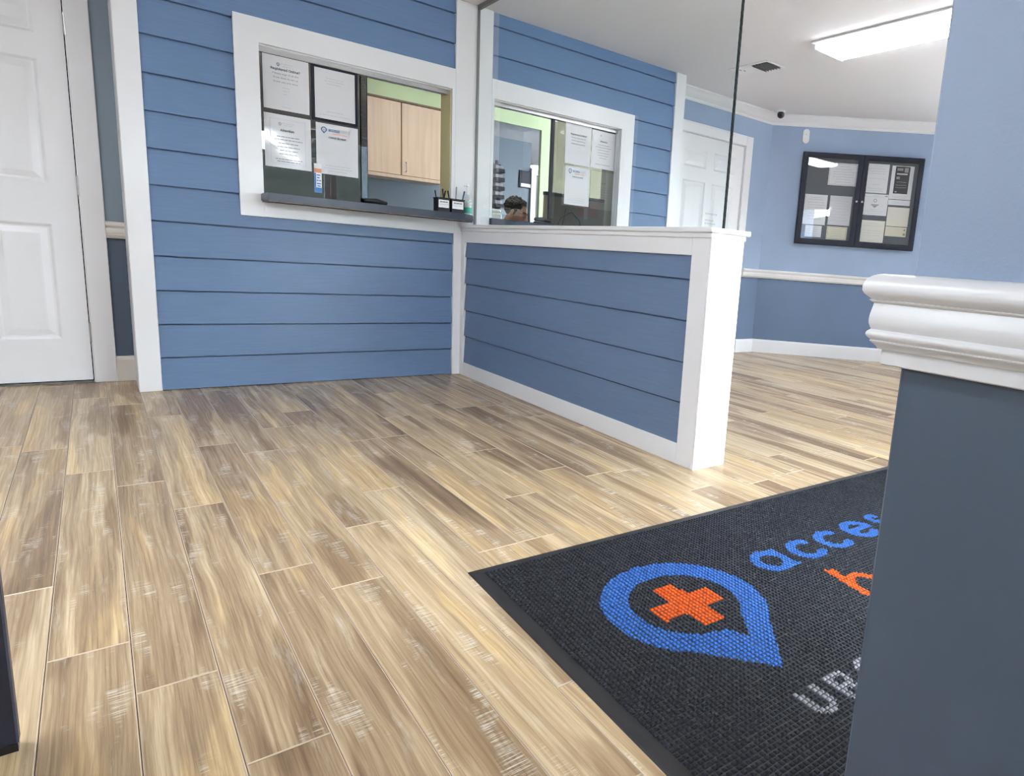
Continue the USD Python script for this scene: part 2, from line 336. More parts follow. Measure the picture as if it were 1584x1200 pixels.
# ------------------------------------------------------------------ floor
fl = Node('floor', kind='structure')
fl.part('subfloor', bx(-4.3, 5.6, -6.7, 0.36, -0.06, -0.0125), plain('subfloor_dark', (0.06, 0.04, 0.025), 0.8))
PW, PL, G = 0.1355, 1.3335, 0.0006
known = {-1: -2.385, 0: -2.762, 1: -2.978, 2: -3.298, 3: -2.574, 4: -2.753, 5: -2.380, 6: -3.425, 7: -2.755, 8: -1.42}
planks = []
for k in range(-17, 57):
    x0 = -2.085 + k*PW
    off = known.get(k, rng.uniform(-3, -1.7))
    y = off - math.ceil((off+6.7)/PL)*PL
    while y < 0.36:
        a, b = max(y, -6.7), min(y+PL, 0.355)
        if b-a > 0.03: planks.append((x0, x0+PW, a, b))
        y += PL
def plank_mesh(x0, x1, y0, y1):
    e = 0.0022; h = 0.0016
    x0 += G; x1 -= G; y0 += G; y1 -= G
    V = [(x0, y0, -0.012), (x1, y0, -0.012), (x1, y1, -0.012), (x0, y1, -0.012), (x0, y0, -h), (x1, y0, -h), (x1, y1, -h), (x0, y1, -h),
         (x0+e, y0+e, 0), (x1-e, y0+e, 0), (x1-e, y1-e, 0), (x0+e, y1-e, 0)]
    F = quadring([0, 1, 2, 3], [4, 5, 6, 7]) + quadring([4, 5, 6, 7], [8, 9, 10, 11]) + [(8, 9, 10), (8, 10, 11)]
    return np.array(V), np.array(F)
def seen(x0, x1, y0, y1):
    P = np.array([(x, y, 0) for x in (x0, x1) for y in np.linspace(y0, y1, 5)]) - CAM
    z = P @ fwd; ok = z > 0.1; P = P[ok]; z = z[ok]
    if not len(z): return 0
    u = 792+PPX+FPX*(P @ cr)/z; v = 600+PPY-FPX*(P @ cu)/z
    inn = (u > -40) & (u < 1620) & (v > 560) & (v < 1260)
    return 0 if not inn.any() else (u.max()-u.min())*(v.max()-v.min())
order = sorted(planks, key=lambda p: -seen(*p))
rest_v, rest_f, rest_uv, nv = [], [], [], 0
for i, p in enumerate(order):
    V, F = plank_mesh(*p)
    uv = (V[:, :2] - np.array([p[0], p[2]])) + rng.uniform(0, 60, 2)
    w = WOODS[rng.choice(5, p=[.26, .24, .20, .14, .16])]
    if i < 290:
        fl.part('plank', trimesh.Trimesh(V, F, process=False), w, uv=uv)
    else:
        rest_v.append(V); rest_f.append(F+nv); rest_uv.append(uv); nv += len(V)
fl.part('plank_field', trimesh.Trimesh(np.vstack(rest_v), np.vstack(rest_f), process=False), WOODS[0], uv=np.vstack(rest_uv), kind='stuff')
lone('ground', bx(-30, 30, -40, -4.5, -0.14, -0.08), CONCRETE, kind='structure')

# ------------------------------------------------------------------ ceiling
lone('ceiling', bx(-4.3, 7.2, -6.7, 7.8, ZC, ZC+0.1), CEIL, kind='structure')

# ------------------------------------------------------------------ reception wall with siding
Z0, DZ = 0.1795, 0.1851
zl = [0.004] + [Z0+DZ*k for k in range(13)]
zl = [z for z in zl if z < ZC-0.02] + [ZC]
WL, WR_, WT, WB = -1.309, 1.466, 2.064, 0.994
IL, IR, JL, JR, IT = -1.191, -0.077, 0.227, 1.342, 1.936
P0, P1 = -0.055, 0.208
wb = Node('wall_back', kind='structure')
T0, T1 = 0.018, 0.16
bk = Manifold.cube((BXR-0.012-(BXL+0.012), T1-T0, ZC)).translate((BXL+0.012, T0, 0))
bk = bk - Manifold.cube((IR-IL, 1, IT-1.08)).translate((IL, -0.3, 1.08)) - Manifold.cube((JR-JL, 1, IT-1.08)).translate((JL, -0.3, 1.08))
wb.part('wall_core', bk, SIDING)
def board(x0, x1, z0, z1, fl_=-0.010, yt=0.004):
    """lap board: butt edge proud at the bottom"""
    V = [(x0, fl_, z0), (x1, fl_, z0), (x1, yt, z1), (x0, yt, z1), (x0, T0, z0), (x1, T0, z0), (x1, T0, z1), (x0, T0, z1)]
    F = [(0, 1, 2), (0, 2, 3), (5, 4, 7), (5, 7, 6), (4, 0, 3), (4, 3, 7), (1, 5, 6), (1, 6, 2), (4, 5, 1), (4, 1, 0), (3, 2, 6), (3, 6, 7)]
    return trimesh.Trimesh(np.array(V, float), np.array(F), process=False)
LT0, LT1, RT0, RT1 = -1.816, -1.715, 1.890, 2.0
for z0, z1 in zip(zl[:-1], zl[1:]):
    lap = 0.0
    def row(a, b, lo, hi):
        if hi-lo > 0.012: wb.part('siding_board', board(a, b, lo+0.0085 if lo > .1 else lo, hi), SIDING)
    a0, a1 = LT1-0.01, P0+0.01
    b0, b1 = P1-0.01, RT0+0.01
    for (s0, s1, wx, left) in ((a0, a1, WL, True), (b0, b1, WR_, False)):
        mids = [z0] + [z for z in (WB, WT) if z0 < z < z1] + [z1]
        if mids[0] >= WB-1e-6 and mids[-1] <= WT+1e-6:
            row(*((s0, wx+0.01) if left else (wx-0.01, s1)), z0, z1)
        elif len(mids) == 2:
            row(s0, s1, z0, z1)
        else:      # notched round the window casing
            row(*((s0, wx+0.005) if left else (wx-0.005, s1)), z0, z1)
            lo, hi = (z0, WB+0.01) if z0 < WB < z1 else (WT-0.01, z1)
            yy = lambda z: -0.010 + 0.014*(z-z0)/(z1-z0)
            c0, c1 = ((wx+0.005, s1) if left else (s0, wx-0.005))
            l2 = lo+.0085 if lo == z0 and lo > .1 else lo
            wb.part('siding_board', board(c0, c1, l2, hi, yy(l2), yy(hi)), SIDING)
F_ = -0.018
tr = Node('trim', kind='structure')
tr.part('corner_board', bx(LT0, LT1, F_, T0, 0.0, ZC-0.001, .002), WHITE)
tr.part('corner_return', bx(BXL-0.001, BXL+0.014, 0.0, YL-0.002, 0.0, ZC-0.001), WHITE)
tr.part('center_post', bx(P0, P1, F_, T0, 0.0, ZC-0.001, .002), WHITE)
tr.part('corner_board', bx(RT0, RT1, F_, T0, 0.0, ZC-0.001, .002), WHITE)
tr.part('corner_return', bx(BXR-0.014, BXR+0.001, 0.0, YR-0.002, 0.0, ZC-0.001), WHITE)

# reception windows: casing, jambs, track, sliding glass
def window(x_out, x_post, o0, o1, g0, g1, gm, jam_in, frame_left):
    w = Node('window', kind='structure')
    left = x_out < x_post
    a, b = sorted((x_out, x_post))
    w.part('casing_head', bx(a, b, F_-0.001, 0.004, IT, WT), WHITE)
    w.part('casing_side', bx(x_out, o0 if left else o1, F_-0.001, 0.004, WB, IT), WHITE)
    w.part('casing_side', bx(x_post, o1 if left else o0, F_-0.001, 0.004, 1.126, IT), WHITE)
    w.part('casing_apron', bx(o0 if left else x_post, x_post if left else o1, F_-0.001, 0.004, WB, 1.079, .002), WHITE)
    w.part('jamb', bx(o0-0.012, o0+.004, 0.0045, T1+0.004, 1.126, IT-.0065), WHITE if left else jam_in)
    w.part('jamb', bx(o1-.004, o1+0.012, 0.0045, T1+0.004, 1.126, IT-.0065), jam_in if left else WHITE)
    w.part('head_jamb', bx(o0, o1, 0.0045, T1+0.004, IT-0.006, IT+0.008), WHITE)
    for q in (bx(o0, o1, 0.035, 0.048, IT-0.03, IT-0.006), bx(o0, o1, 0.072, 0.085, IT-0.03, IT-0.006), bx(o0, o1, 0.048, 0.072, IT-0.0115, IT-0.006)): w.part('slide_track', q, ALU)
    w.part('sliding_pane', bx(g0, g1, 0.057, 0.063, 1.127, IT-0.010), gm)
    if frame_left: w.part('pane_stile', bx(g0-0.004, g0+0.028, 0.054, 0.066, 1.127, IT-0.012, .001), BLACKM)
    else: w.part('pane_edge', bx(g1-0.001, g1+0.002, 0.056, 0.064, 1.127, IT-0.012), GLASSEDGE)
    return w
window(WL, P0, IL, IR, IL+0.004, -0.598, GLASSW, CREAM, False)
window(WR_, P1, JL, JR, 0.735, JR-0.004, GLASSR, GREEN, True)

# countertops through both windows
def counter(poly, label):
    P = sg.Polygon(poly); c = Node('countertop', (P.centroid.x, P.centroid.y, 1.081), label=label, cat='counter')
    body = trimesh.creation.extrude_polygon(P.buffer(-.004), .044, engine='earcut'); body.apply_translation((0, 0, 1.081))
    rim = trimesh.creation.extrude_polygon(P, .036, engine='earcut'); rim.apply_translation((0, 0, 1.085))
    c.part('slab', Manifold(m3.Mesh(np.asarray(body.vertices, np.float32), np.asarray(body.faces, np.uint32)))+Manifold(m3.Mesh(np.asarray(rim.vertices, np.float32), np.asarray(rim.faces, np.uint32))), COUNTER)
    st = trimesh.creation.extrude_polygon(P.buffer(-.005).difference(P.buffer(-.02)), .004, engine='earcut'); st.apply_translation((0, 0, 1.077))
    c.part('edge_strip', st, CABEDGE)  # brown strip draws in the shadow under the ledge
    return c
counter([(-1.207, -.200), (-.058, -.200), (-.044, -.192), (.054, -.088), (.054, -.020), (-.082, -.020), (-.082, .170), (-1.186, .170), (-1.186, -.020), (-1.207, -.020)], 'dark blue speckled countertop ledge under the left window, in front of the half wall')
counter([(.213, -.045), (1.350, -.045), (1.350, -.020), (1.337, -.020), (1.337, .170), (.232, .170), (.232, -.020), (.213, -.020)], 'dark countertop ledge under the right window, behind the glass partition')

# ------------------------------------------------------------------ half wall
HL = 2.498
hw = Node('half_wall', (HT/2, -HL/2, 0), label='white-framed half wall with blue siding boards projecting from the reception wall', cat='half wall')
hw.part('core', bx(0.028, HT-0.028, -HL+0.012, F_-0.002, 0.0, 1.013), SIDING_HW)
for z0, z1 in ((0.090, 0.280), (0.280, 0.464), (0.464, 0.650), (0.650, 0.831), (0.831, 0.944)):
    for X, s in ((0.018, -1), (HT-0.018, 1)):
        za = z0; z0 = z0+0.0075 if z0 > .1 else z0
        ya, yb = -2.390, -0.066
        V = [(X+s*0.012, ya, z0), (X+s*0.012, yb, z0), (X+s*0.001, yb, z1), (X+s*0.001, ya, z1), (X-s*.010, ya, z0), (X-s*.010, yb, z0), (X-s*.010, yb, z1), (X-s*.010, ya, z1)]
        t = trimesh.Trimesh(np.array(V, float), np.array([(0, 1, 2), (0, 2, 3), (5, 4, 7), (5, 7, 6), (4, 0, 3), (4, 3, 7), (1, 5, 6), (1, 6, 2), (4, 5, 1), (4, 1, 0), (3, 2, 6), (3, 6, 7)]), process=False)
        trimesh.repair.fix_normals(t); hw.part('siding_board', t, SIDING_HW); z0 = za
for x0, x1 in ((0.0, 0.018), (HT-0.018, HT)):
    hw.part('bottom_rail', bx(x0-(.01 if x0 > .1 else 0), x1+(.01 if x0 < .1 else 0), -2.381, -0.074, 0.0, 0.095, .0015), WHITE)
    hw.part('top_rail', bx(x0-(.01 if x0 > .1 else 0), x1+(.01 if x0 < .1 else 0), -2.381, -0.074, 0.939, 1.013, .0015), WHITE)
    hw.part('stile', bx(x0, x1, -0.0745, F_-0.0005, 0.0, 1.013, .0015), WHITE)
    hw.part('stile', bx(x0, x1, -HL+0.012, -2.3805, 0.0, 1.013, .0015), WHITE)
hw.part('end_panel', bx(0.0, HT, -HL, -HL+0.012, 0.0, 1.013, .0015), WHITE)
hw.part('cap_moulding', bx(-0.006, HT+0.008, -HL-0.005, F_-0.0005, 1.013, 1.036, .004), WHITE)
hw.part('cap', bx(-0.014, HT+0.030, -HL-0.012, F_-0.0005, 1.036, 1.058, .004), WHITE)

gp = Node('glass_partition', (0.098, -1.24, 1.058), label='tall clear green-tinted glass sheet standing on the half wall cap', cat='glass partition')
gp.part('glass_sheet', bx(0.097, 0.099, -2.460, -0.022, 1.059, ZC-0.003), GLASS)
gp.part('polished_edge', bx(0.0925, 0.1035, -2.466, -2.460, 1.059, ZC-0.003), GLASSEDGE, label='dark polished edge of the glass')
gp.part('wall_channel', bx(0.090, 0.106, -0.028, F_-0.0005, 1.059, ZC-0.003), GREYCHAN)
gp.part('ceiling_channel', bx(0.086, 0.110, -2.466, -0.028, ZC-0.024, ZC-0.001), GREYCHAN)

# ------------------------------------------------------------------ mouldings
_rail = [(197, .021), (202, .0250), (210, .0285), (225, .0320), (247, .0345), (275, .0357), (300, .0355), (318, .0338), (332, .0310), (342, .0287), (348, .0278), (350, .0292), (356, .0290), (362, .0276), (369, .0256), (385, .0260), (410, .0268),
    (440, .0277), (468, .0280), (490, .0277), (508, .0267), (520, .0257), (524, .0256), (531, .0272), (540, .0286), (551, .0292), (562, .0288), (573, .0274), (582, .0256), (588, .0249), (590, .0256), (595, .0255), (601, .0245), (610, .0226), (622, .0204), (640, .0185)]
RAIL = [(0.0, 0.905)] + [(p*1.16, 0.905-(y-195)*0.000208) for y, p in _rail] + [(0.0, 0.8125)]
CROWN = [(0.0, ZC), (0.092, ZC), (0.092, ZC-0.012), (0.084, ZC-0.018), (0.072, ZC-0.024), (0.062, ZC-0.036), (0.046, ZC-0.056), (0.026, ZC-0.072), (0.016, ZC-0.078), (0.014, ZC-0.088), (0.008, ZC-0.094), (0.0, ZC-0.100)]
BASE = [(0.0, 0.001), (0.015, 0.001), (0.015, 0.125), (0.012, 0.138), (0.006, 0.145), (0.0, 0.146)]
tm = math.tan(math.radians(22.5))
far_path = [(BXR, CY), (CX, CY), (EX, EY)]; far_out = [(0, -1), (-tm, -1), (-S2, -S2)]
def shift(prof, dz): return [(o, z+dz) for o, z in prof]
tr.part('crown_moulding', sweep(CROWN, far_path, far_out), WHITE, smooth=35)
DOOR2_R = 3.227
tr.part('chair_rail', sweep(RAIL, [(DOOR2_R, CY), (CX, CY), (EX, EY)], far_out), PALETRIM, smooth=50)
bs = Node('baseboard_right', kind='structure')
bs.part('board', sweep(BASE, [(DOOR2_R, CY), (CX, CY), (EX, EY)], far_out), WHITE)

# ------------------------------------------------------------------ far walls (light blue above the rail, dark blue below)
def two_tone(name, quads_up, quads_lo, up_m, lo_m):
    w = Node(name, kind='structure')
    for q in quads_up: w.part('upper_wall', q, up_m)
    for q in quads_lo: w.part('lower_wall', q, lo_m)
    return w
D2L, D2R, D2T = 2.185, 3.120, 2.118      # clear opening of the far door
wr = two_tone('wall_right',
    [bx(BXR-0.2, D2L, CY, CY+0.12, 0.86, ZC), bx(D2L, D2R, CY, CY+0.12, D2T, ZC), bx(D2R, CX+0.05, CY, CY+0.12, 0.86, ZC)],
    [bx(BXR-0.2, D2L, CY, CY+0.12, 0, 0.86), bx(D2R, CX+0.05, CY, CY+0.12, 0, 0.86)], LIGHTBLUE, DARKBLUE)
fa = Frame((CX, CY, 0), (S2, -S2, 0), (-S2, -S2, 0))
LA = math.hypot(EX-CX, EY-CY)
two_tone('wall_corner', [fa(bx(0, LA+.1, 0.86, ZC, -0.12, 0))], [fa(bx(0, LA+.1, 0, 0.86, -0.12, 0))], LIGHTBLUE, DARKBLUE)
W3A, W3Z, W3B, W3T = -4.0, -2.4, 0.55, 1.9
two_tone('wall_east', [bx(EX, EX+.12, -4.35, W3A, 0.86, ZC), bx(EX, EX+.12, W3Z, EY, 0.86, ZC), bx(EX, EX+.12, W3A, W3Z, W3T, ZC)],
    [bx(EX, EX+.12, -4.35, W3A, 0, 0.86), bx(EX, EX+.12, W3Z, EY, 0, 0.86), bx(EX, EX+.12, W3A, W3Z, 0, W3B)], BOUNCEW, BOUNCEW)
w3 = Node('window', kind='structure')  # added window, out of view, brings fill daylight to the far lobby
for q in (bx(EX+.05, EX+.10, W3A, W3Z, W3B, W3B+.06), bx(EX+.05, EX+.10, W3A, W3Z, W3T-.06, W3T), bx(EX+.05, EX+.10, W3A, W3A+.06, W3B+.06, W3T-.06), bx(EX+.05, EX+.10, W3Z-.06, W3Z, W3B+.06, W3T-.06), bx(EX+.05, EX+.10, -3.13, -3.07, W3B+.06, W3T-.06)): w3.part('frame_bar', q, BRONZE)
w3.part('glass_pane', bx(EX+.072, EX+.078, W3A, W3Z, W3B, W3T), GLASSD)

# ------------------------------------------------------------------ left door wall
DL0, DL1, DLT = -2.825, -1.996, 2.118
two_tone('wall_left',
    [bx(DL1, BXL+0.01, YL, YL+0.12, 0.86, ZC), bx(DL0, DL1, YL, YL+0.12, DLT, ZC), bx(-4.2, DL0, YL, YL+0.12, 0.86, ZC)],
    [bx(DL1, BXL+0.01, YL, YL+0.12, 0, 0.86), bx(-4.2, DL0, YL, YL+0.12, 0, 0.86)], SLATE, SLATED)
tr.part('chair_rail', sweep(RAIL, [(-1.900, YL), (BXL, YL)], [(0, -1), (0, -1)]), CREAMTRIM, smooth=35)
tr.part('chair_rail', sweep(RAIL, [(-4.2, YL), (DL0-0.095, YL)], [(0, -1), (0, -1)]), CREAMTRIM, smooth=35)
bl = Node('baseboard_left', kind='structure')
bl.part('board', sweep(BASE, [(-1.900, YL), (BXL, YL)], [(0, -1), (0, -1)]), CREAMTRIM)
bl.part('board', sweep(BASE, [(-4.2, YL), (DL0-0.095, YL)], [(0, -1), (0, -1)]), CREAMTRIM)

def panel_door(x0, x1, zt, y, hinge_x, sign=False):
    d = Node('door', kind='structure')
    # casing
    cw = 0.098
    for a, b in ((x0-cw, x0), (x1, x1+cw)):
        prof = bx(a, b, y-0.018, y, 0.0, zt+cw, .003)
        d.part('casing', prof, WHITE)
    d.part('casing', bx(x0+0.0005, x1-0.0005, y-0.018, y, zt, zt+cw, .003), WHITE)
    for q in (bx(x0, x0+0.004, y, y+.12, 0, zt), bx(x1-0.004, x1, y, y+.12, 0, zt), bx(x0+.004, x1-.004, y, y+.12, zt-0.004, zt)): d.part('jamb', q, WHITE)
    d.part('door_stop', bx(x0, x1, y+.055, y+.068, 0.0, zt), plain('dark_gap%d' % used.get(('/World', 'door'), 0), (0.03, 0.03, 0.03), 0.9))  # dark sheet stands in for the unlit gap behind the slab
    # slab: frame of stiles and rails with raised panels
    X0, X1 = x0+0.008, x1-0.008; Y0, Y1 = y+0.006, y+0.044; ZB, ZT = 0.014, zt-0.008
    w = X1-X0; st = 0.112; mul = 0.095; pw = (w-2*st-mul)/2
    cols = [(X0+st, X0+st+pw), (X1-st-pw, X1-st)]; rows = [(0.250, 0.868), (1.080, 1.695), (1.818, 1.985)]
    slab = Manifold.cube((w, Y1-Y0, ZT-ZB)).translate((X0, Y0, ZB))
    fr = Frame((0, Y0, 0), (1, 0, 0), (0, -1, 0))
    pans = []
    for a, b in cols:
        for c, e in rows:
            slab = slab - Manifold.cube((b-a, 0.02, e-c)).translate((a, Y0-0.004, c))
            pans.append(fr(nested_panel(a, b, c, e, [(0, 0.0), (0.004, -0.002), (0.014, -0.010), (0.022, -0.011), (0.052, -0.003), (0.060, -0.0025)])))
    s = d.part('slab', slab, DOORW)
    for p in pans: s.sub('raised_panel', p, DOORW)
    for z in (0.285, 1.080, 1.890):
        h = d.part('hinge', cat(trimesh.creation.cylinder(0.0065, 0.10, sections=12, transform=trimesh.transformations.translation_matrix((hinge_x, y-0.004, z))),
            trimesh.creation.cylinder(0.0045, 0.112, sections=10, transform=trimesh.transformations.translation_matrix((hinge_x, y-0.004, z)))), STEEL, smooth=40)
    kx = X0+0.07 if hinge_x > (X0+X1)/2 else X1-0.07
    kn = lathe([(0, 0), (0.026, 0), (0.026, 0.006), (0.010, 0.010), (0.010, 0.03), (0.025, 0.042), (0.027, 0.052), (0.020, 0.062), (0, 0.064)], (0, 0, 0), 24)
    kn.apply_transform(trimesh.transformations.rotation_matrix(math.pi/2, (1, 0, 0))); kn.apply_translation((kx, Y0, 0.98))
    if kx > -2.7: kx = kx
    d.part('door_knob', kn, STEEL, smooth=40)
    if sign:
        f2 = Frame((2.640, Y0-0.0004, 0), (1, 0, 0), (0, -1, 0)); rows = []
        for z, h, ws in ((1.398, 0.018, [.018, .014, .016, .014, .018, .016, .014, .018]), (1.336, 0.016, [.015, .02, .012, .016, .014, .018]), (1.306, 0.016, [.02, .013, .016, .0, .018, .014, .016, .018])):
            x = 0.0
            for q in ws:
                if q: rows.append(bx(x, x+q*0.75, z, z+h, 0, 0.0006))
                x += q+0.005
        d.part('lettering', f2(cat(*rows)), INKL, label='small grey illegible lettering in three lines')
    return d
panel_door(DL0, DL1, DLT, YL, DL1-0.001)
panel_door(D2L, D2R, D2T, YR, D2L+0.001, sign=True)

lone('wall_store', bx(-4.3, BXL, YL+.5, YL+.6, 0, ZC), OFFWALL, kind='structure')
lone('wall_store', bx(-4.3, -4.2, YL+.12, YL+.5, 0, ZC), OFFWALL, kind='structure')
lone('floor', bx(-4.3, BXL, YL-.002, YL+.5, -0.06, -0.013), CREAMTRIM, kind='structure')

# ------------------------------------------------------------------ near wall on the right of the frame with its moulded rail
NT = 0.14
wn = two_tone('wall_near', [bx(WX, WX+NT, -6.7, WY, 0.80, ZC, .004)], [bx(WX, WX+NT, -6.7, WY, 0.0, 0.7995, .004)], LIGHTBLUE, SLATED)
near_path = [(WX, -6.7), (WX, WY), (WX+NT, WY), (WX+NT, -4.20)]; near_out = [(-1, 0), (-1, 1), (1, 1), (1, 0)]
nr = Node('trim', kind='structure')
nr.part('chair_rail', sweep(RAIL, near_path, near_out), WHITE, smooth=50)
nr.part('fascia_board', sweep([(0, 0.793), (0.0165, 0.793), (0.018, 0.7945), (0.018, 0.8125), (0, 0.8125)], near_path, near_out), WHITE)
nb = Node('baseboard_near', kind='structure')
nb.part('board', sweep(BASE, [(WX, -6.7), (WX, WY), (WX+0.1, WY)], [(-1, 0), (-1, 1), (0, 1)]), WHITE)

# ------------------------------------------------------------------ outer walls: glass entrance, added alcove window
EW = -4.20
D3L, D3R, D3T = -0.62, 1.16, 2.15
two_tone('wall_front', [bx(WX+NT, D3L, EW-.15, EW, 0.86, ZC), bx(D3L, D3R, EW-.15, EW, D3T, ZC), bx(D3R, EX+.12, EW-.15, EW, 0.86, ZC)],
    [bx(WX+NT, D3L, EW-.15, EW, 0, 0.86), bx(D3R, EX+.12, EW-.15, EW, 0, 0.86)], BOUNCEW, BOUNCEW)
d3 = Node('door', kind='structure')
mid = (D3L+D3R)/2
for a, b in ((D3L+.01, mid-.004), (mid+.004, D3R-.01)):
    f = d3.part('door_leaf', ringbox(a, b, EW-.10, EW-.055, .012, D3T-.01, 1, .06, .10), BRONZE)
    f.sub('glass_pane', bx(a+.06, b-.06, EW-.080, EW-.074, .112, D3T-.11), GLASSD)
two_tone('wall_rear', [bx(-4.2, WX+.05, -6.7, -6.55, 0.86, ZC)], [bx(-4.2, WX+.05, -6.7, -6.55, 0, 0.86)], BOUNCEW, BOUNCEW)
W5A, W5Z, W5B, W5T = -3.2, -2.4, 1.45, 2.1
two_tone('wall_side', [bx(-4.3, -4.2, -6.7, W5A, 0.86, ZC), bx(-4.3, -4.2, W5Z, YL+.12, 0.86, ZC), bx(-4.3, -4.2, W5A, W5Z, W5T, ZC)],
    [bx(-4.3, -4.2, -6.7, W5A, 0, 0.86), bx(-4.3, -4.2, W5Z, YL+.12, 0, 0.86), bx(-4.3, -4.2, W5A, W5Z, 0, W5B)], BOUNCEW, BOUNCEW)
w5 = Node('window', kind='structure')  # added window, out of view, lights the half wall from the left
for q in (bx(-4.28, -4.23, W5A, W5Z, W5B, W5B+.06), bx(-4.28, -4.23, W5A, W5Z, W5T-.06, W5T), bx(-4.28, -4.23, W5A, W5A+.06, W5B+.06, W5T-.06), bx(-4.28, -4.23, W5Z-.06, W5Z, W5B+.06, W5T-.06), bx(-4.28, -4.23, -2.87, -2.83, W5B+.06, W5T-.06)): w5.part('frame_bar', q, BRONZE)
w5.part('glass_pane', bx(-4.258, -4.252, W5A, W5Z, W5B, W5T), GLASSD)

# added unseen foliage outside, placed to darken reflections in the panes
LEAF = plain('darkened_leaf', (0.010, 0.013, 0.010), 0.9)  # near-black leaf keeps the pane reflections dark
hd = Node('hedge', (2, -15, 0), label='dark clipped hedge across the car park outside the glass entrance', cat='hedge')
b_ = trimesh.creation.box((26, 1.4, 3.0)).subdivide_to_size(.45); b_.vertices += (meshkit.fbm(b_.vertices*1.7+9, 3, seed=4)[:, None]-.5)*np.array((.3, .5, .5)); b_.apply_translation((2, -15, 1.40))
hd.part('foliage', b_, LEAF, kind='stuff')
for k, (x, R, hh, w_) in enumerate(((-4.0, 1.5, 2.0, 'left'), (4.4, 1.5, 2.3, 'right'), (0.2, 1.3, 1.9, 'middle'))):
    b_ = trimesh.creation.icosphere(4, 1.0); b_.vertices *= (0.72+.56*meshkit.fbm(b_.vertices*2.4+k*7, 4, seed=k))[:, None]; b_.vertices *= (R, R, hh); b_.apply_translation((x, -19.0, hh+.7))
    tn = Node('tree', (x, -19.0, -.08), label='added dark round foliage outside to darken pane reflections, the %s one of three' % w_, cat='tree')
    tn.part('crown', b_, LEAF); tn.part('trunk', bx(x-.12, x+.12, -19.12, -18.88, -.08, 1.6), CABEDGE)

# ------------------------------------------------------------------ office behind the windows
of = Node('floor', kind='structure')
of.part('office_floor', bx(-1.8, 7.0, 0.40, 7.6, -0.05, -0.002), plain('office_carpet', (0.16, 0.16, 0.17), 0.95))
of.part('office_floor', bx(-1.78, 1.98, T1, 0.40, -0.05, -0.002), plain('office_carpet_edge', (0.16, 0.16, 0.17), 0.95))
wo = Node('wall_office', kind='structure')
wo.part('side_wall', bx(-1.802, -1.70, T1, 2.75, 0, ZC), OFFWALL)
wo.part('cabinet_wall', bx(-1.8, 0.98, 2.62, 2.75, 0, ZC), ROOMBLUE)
wo.part('soffit', bx(-1.7, 0.90, 2.30, 2.62, 2.262, ZC), GREEN)
wo.part('header', bx(0.90, 2.10, 2.30, 2.345, 2.262, ZC), GREEN)
wo.part('column', bx(1.945, 2.085, 2.30, 2.345, 0, 2.262), GREEN)
wo.part('far_wall', bx(0.98, 3.05, 4.5, 4.62, 0, ZC), ROOMBLUE)
wo.part('return_wall', bx(0.90, 0.98, 2.75, 4.62, 0, ZC), ROOMBLUE)
wo.part('far_wall', bx(3.05, 7.0, 7.6, 7.7, 0, ZC), OFFWALL)
wo.part('return_wall', bx(2.95, 3.05, 4.62, 7.7, 0, ZC), OFFWALL)
wo.part('right_wall', bx(7.0, 7.1, 0.39, 7.7, 0, ZC), OFFWALL)
wo.part('partition', bx(2.085, 3.4, 2.40, 2.50, 0, ZC), TAN)
wo.part('side_wall', bx(2.02, 2.12, YR+.12, 1.2, 0, ZC), OFFWALL)
wo.part('door_frame', bx(3.05, 3.13, 4.46, 4.62, 0, 2.05), WHITE); wo.part('door_frame', bx(3.05, 4.0, 4.46, 4.62, 2.05, 2.13), WHITE)

uc = Node('upper_cabinet', (0.35, 2.45, 1.53), label='pale maple wall cabinet with two doors hung under the green soffit', cat='cabinet')
uc.part('body', bx(-0.75, 0.81, 2.325, 2.62, 1.532, 2.244), CABWOOD)
uc.part('crown_strip', bx(-0.75, 0.82, 2.295, 2.62, 2.2445, 2.2615), CABEDGE)
uc.part('bottom_rail', bx(-0.75, 0.81, 2.300, 2.62, 1.528, 1.560, .002), CABWOOD)
for a, b in ((-0.745, -0.315), (-0.310, 0.389), (0.399, 0.806)):
    a0 = a if a != -0.310 else -0.03
    if a == -0.745: b = -0.035
    dr = uc.part('door', bx(a0, b, 2.302, 2.323, 1.564, 2.240, .002), CABWOOD)
    if a == 0.399:
        pts = [(0.437, 2.302, 1.690), (0.437, 2.275, 1.682), (0.437, 2.272, 1.644), (0.437, 2.275, 1.606), (0.437, 2.302, 1.598)]
        dr.sub('handle', tube(pts, 0.005), STEEL)
# office desk
dk = Node('reception_desk', (0.2, 0.5, 0), label='grey laminate reception desk behind the windows', cat='desk')
dk.part('desk_top', bx(-1.6, 1.85, 0.175, 0.74, 0.715, 0.745, .003), plain('grey_desk_laminate', (0.25, 0.24, 0.22), 0.4))
for x in (-1.58, 0.1, 1.80): dk.part('leg_panel', bx(x, x+.03, 0.20, 0.72, 0, 0.715), CABEDGE)
# tan workstation screen seen through the right pane
sc = Node('desk_screen', (1.42, 0.62, 0.745), label='tan fabric desk screen behind the sliding right pane', cat='desk screen')
sc.part('panel', bx(1.02, 1.84, 0.60, 0.63, 0.746, 1.40, .004), TAN)
sc.part('top_trim', bx(1.02, 1.84, 0.592, 0.638, 1.40, 1.43, .003), BLACKP)
sh = Node('paper_notice', (1.45, 0.597, 1.25), label='salmon pink paper sheet pinned to the tan desk screen', cat='paper')
sh.part('sheet', bx(1.355, 1.585, 0.5965, 0.5990, 1.255, 1.385), SALMON)
cb = Node('cable', (1.2, 0.58, 0.75), label='black cables looping across the tan desk screen', cat='cable')
cb.part('loop', tube([(1.12, .585, 1.10), (1.17, .575, 1.22), (1.28, .575, 1.28), (1.37, .575, 1.21), (1.40, .58, 1.02), (1.41, .58, 0.80)], 0.006, 8), BLACKP)
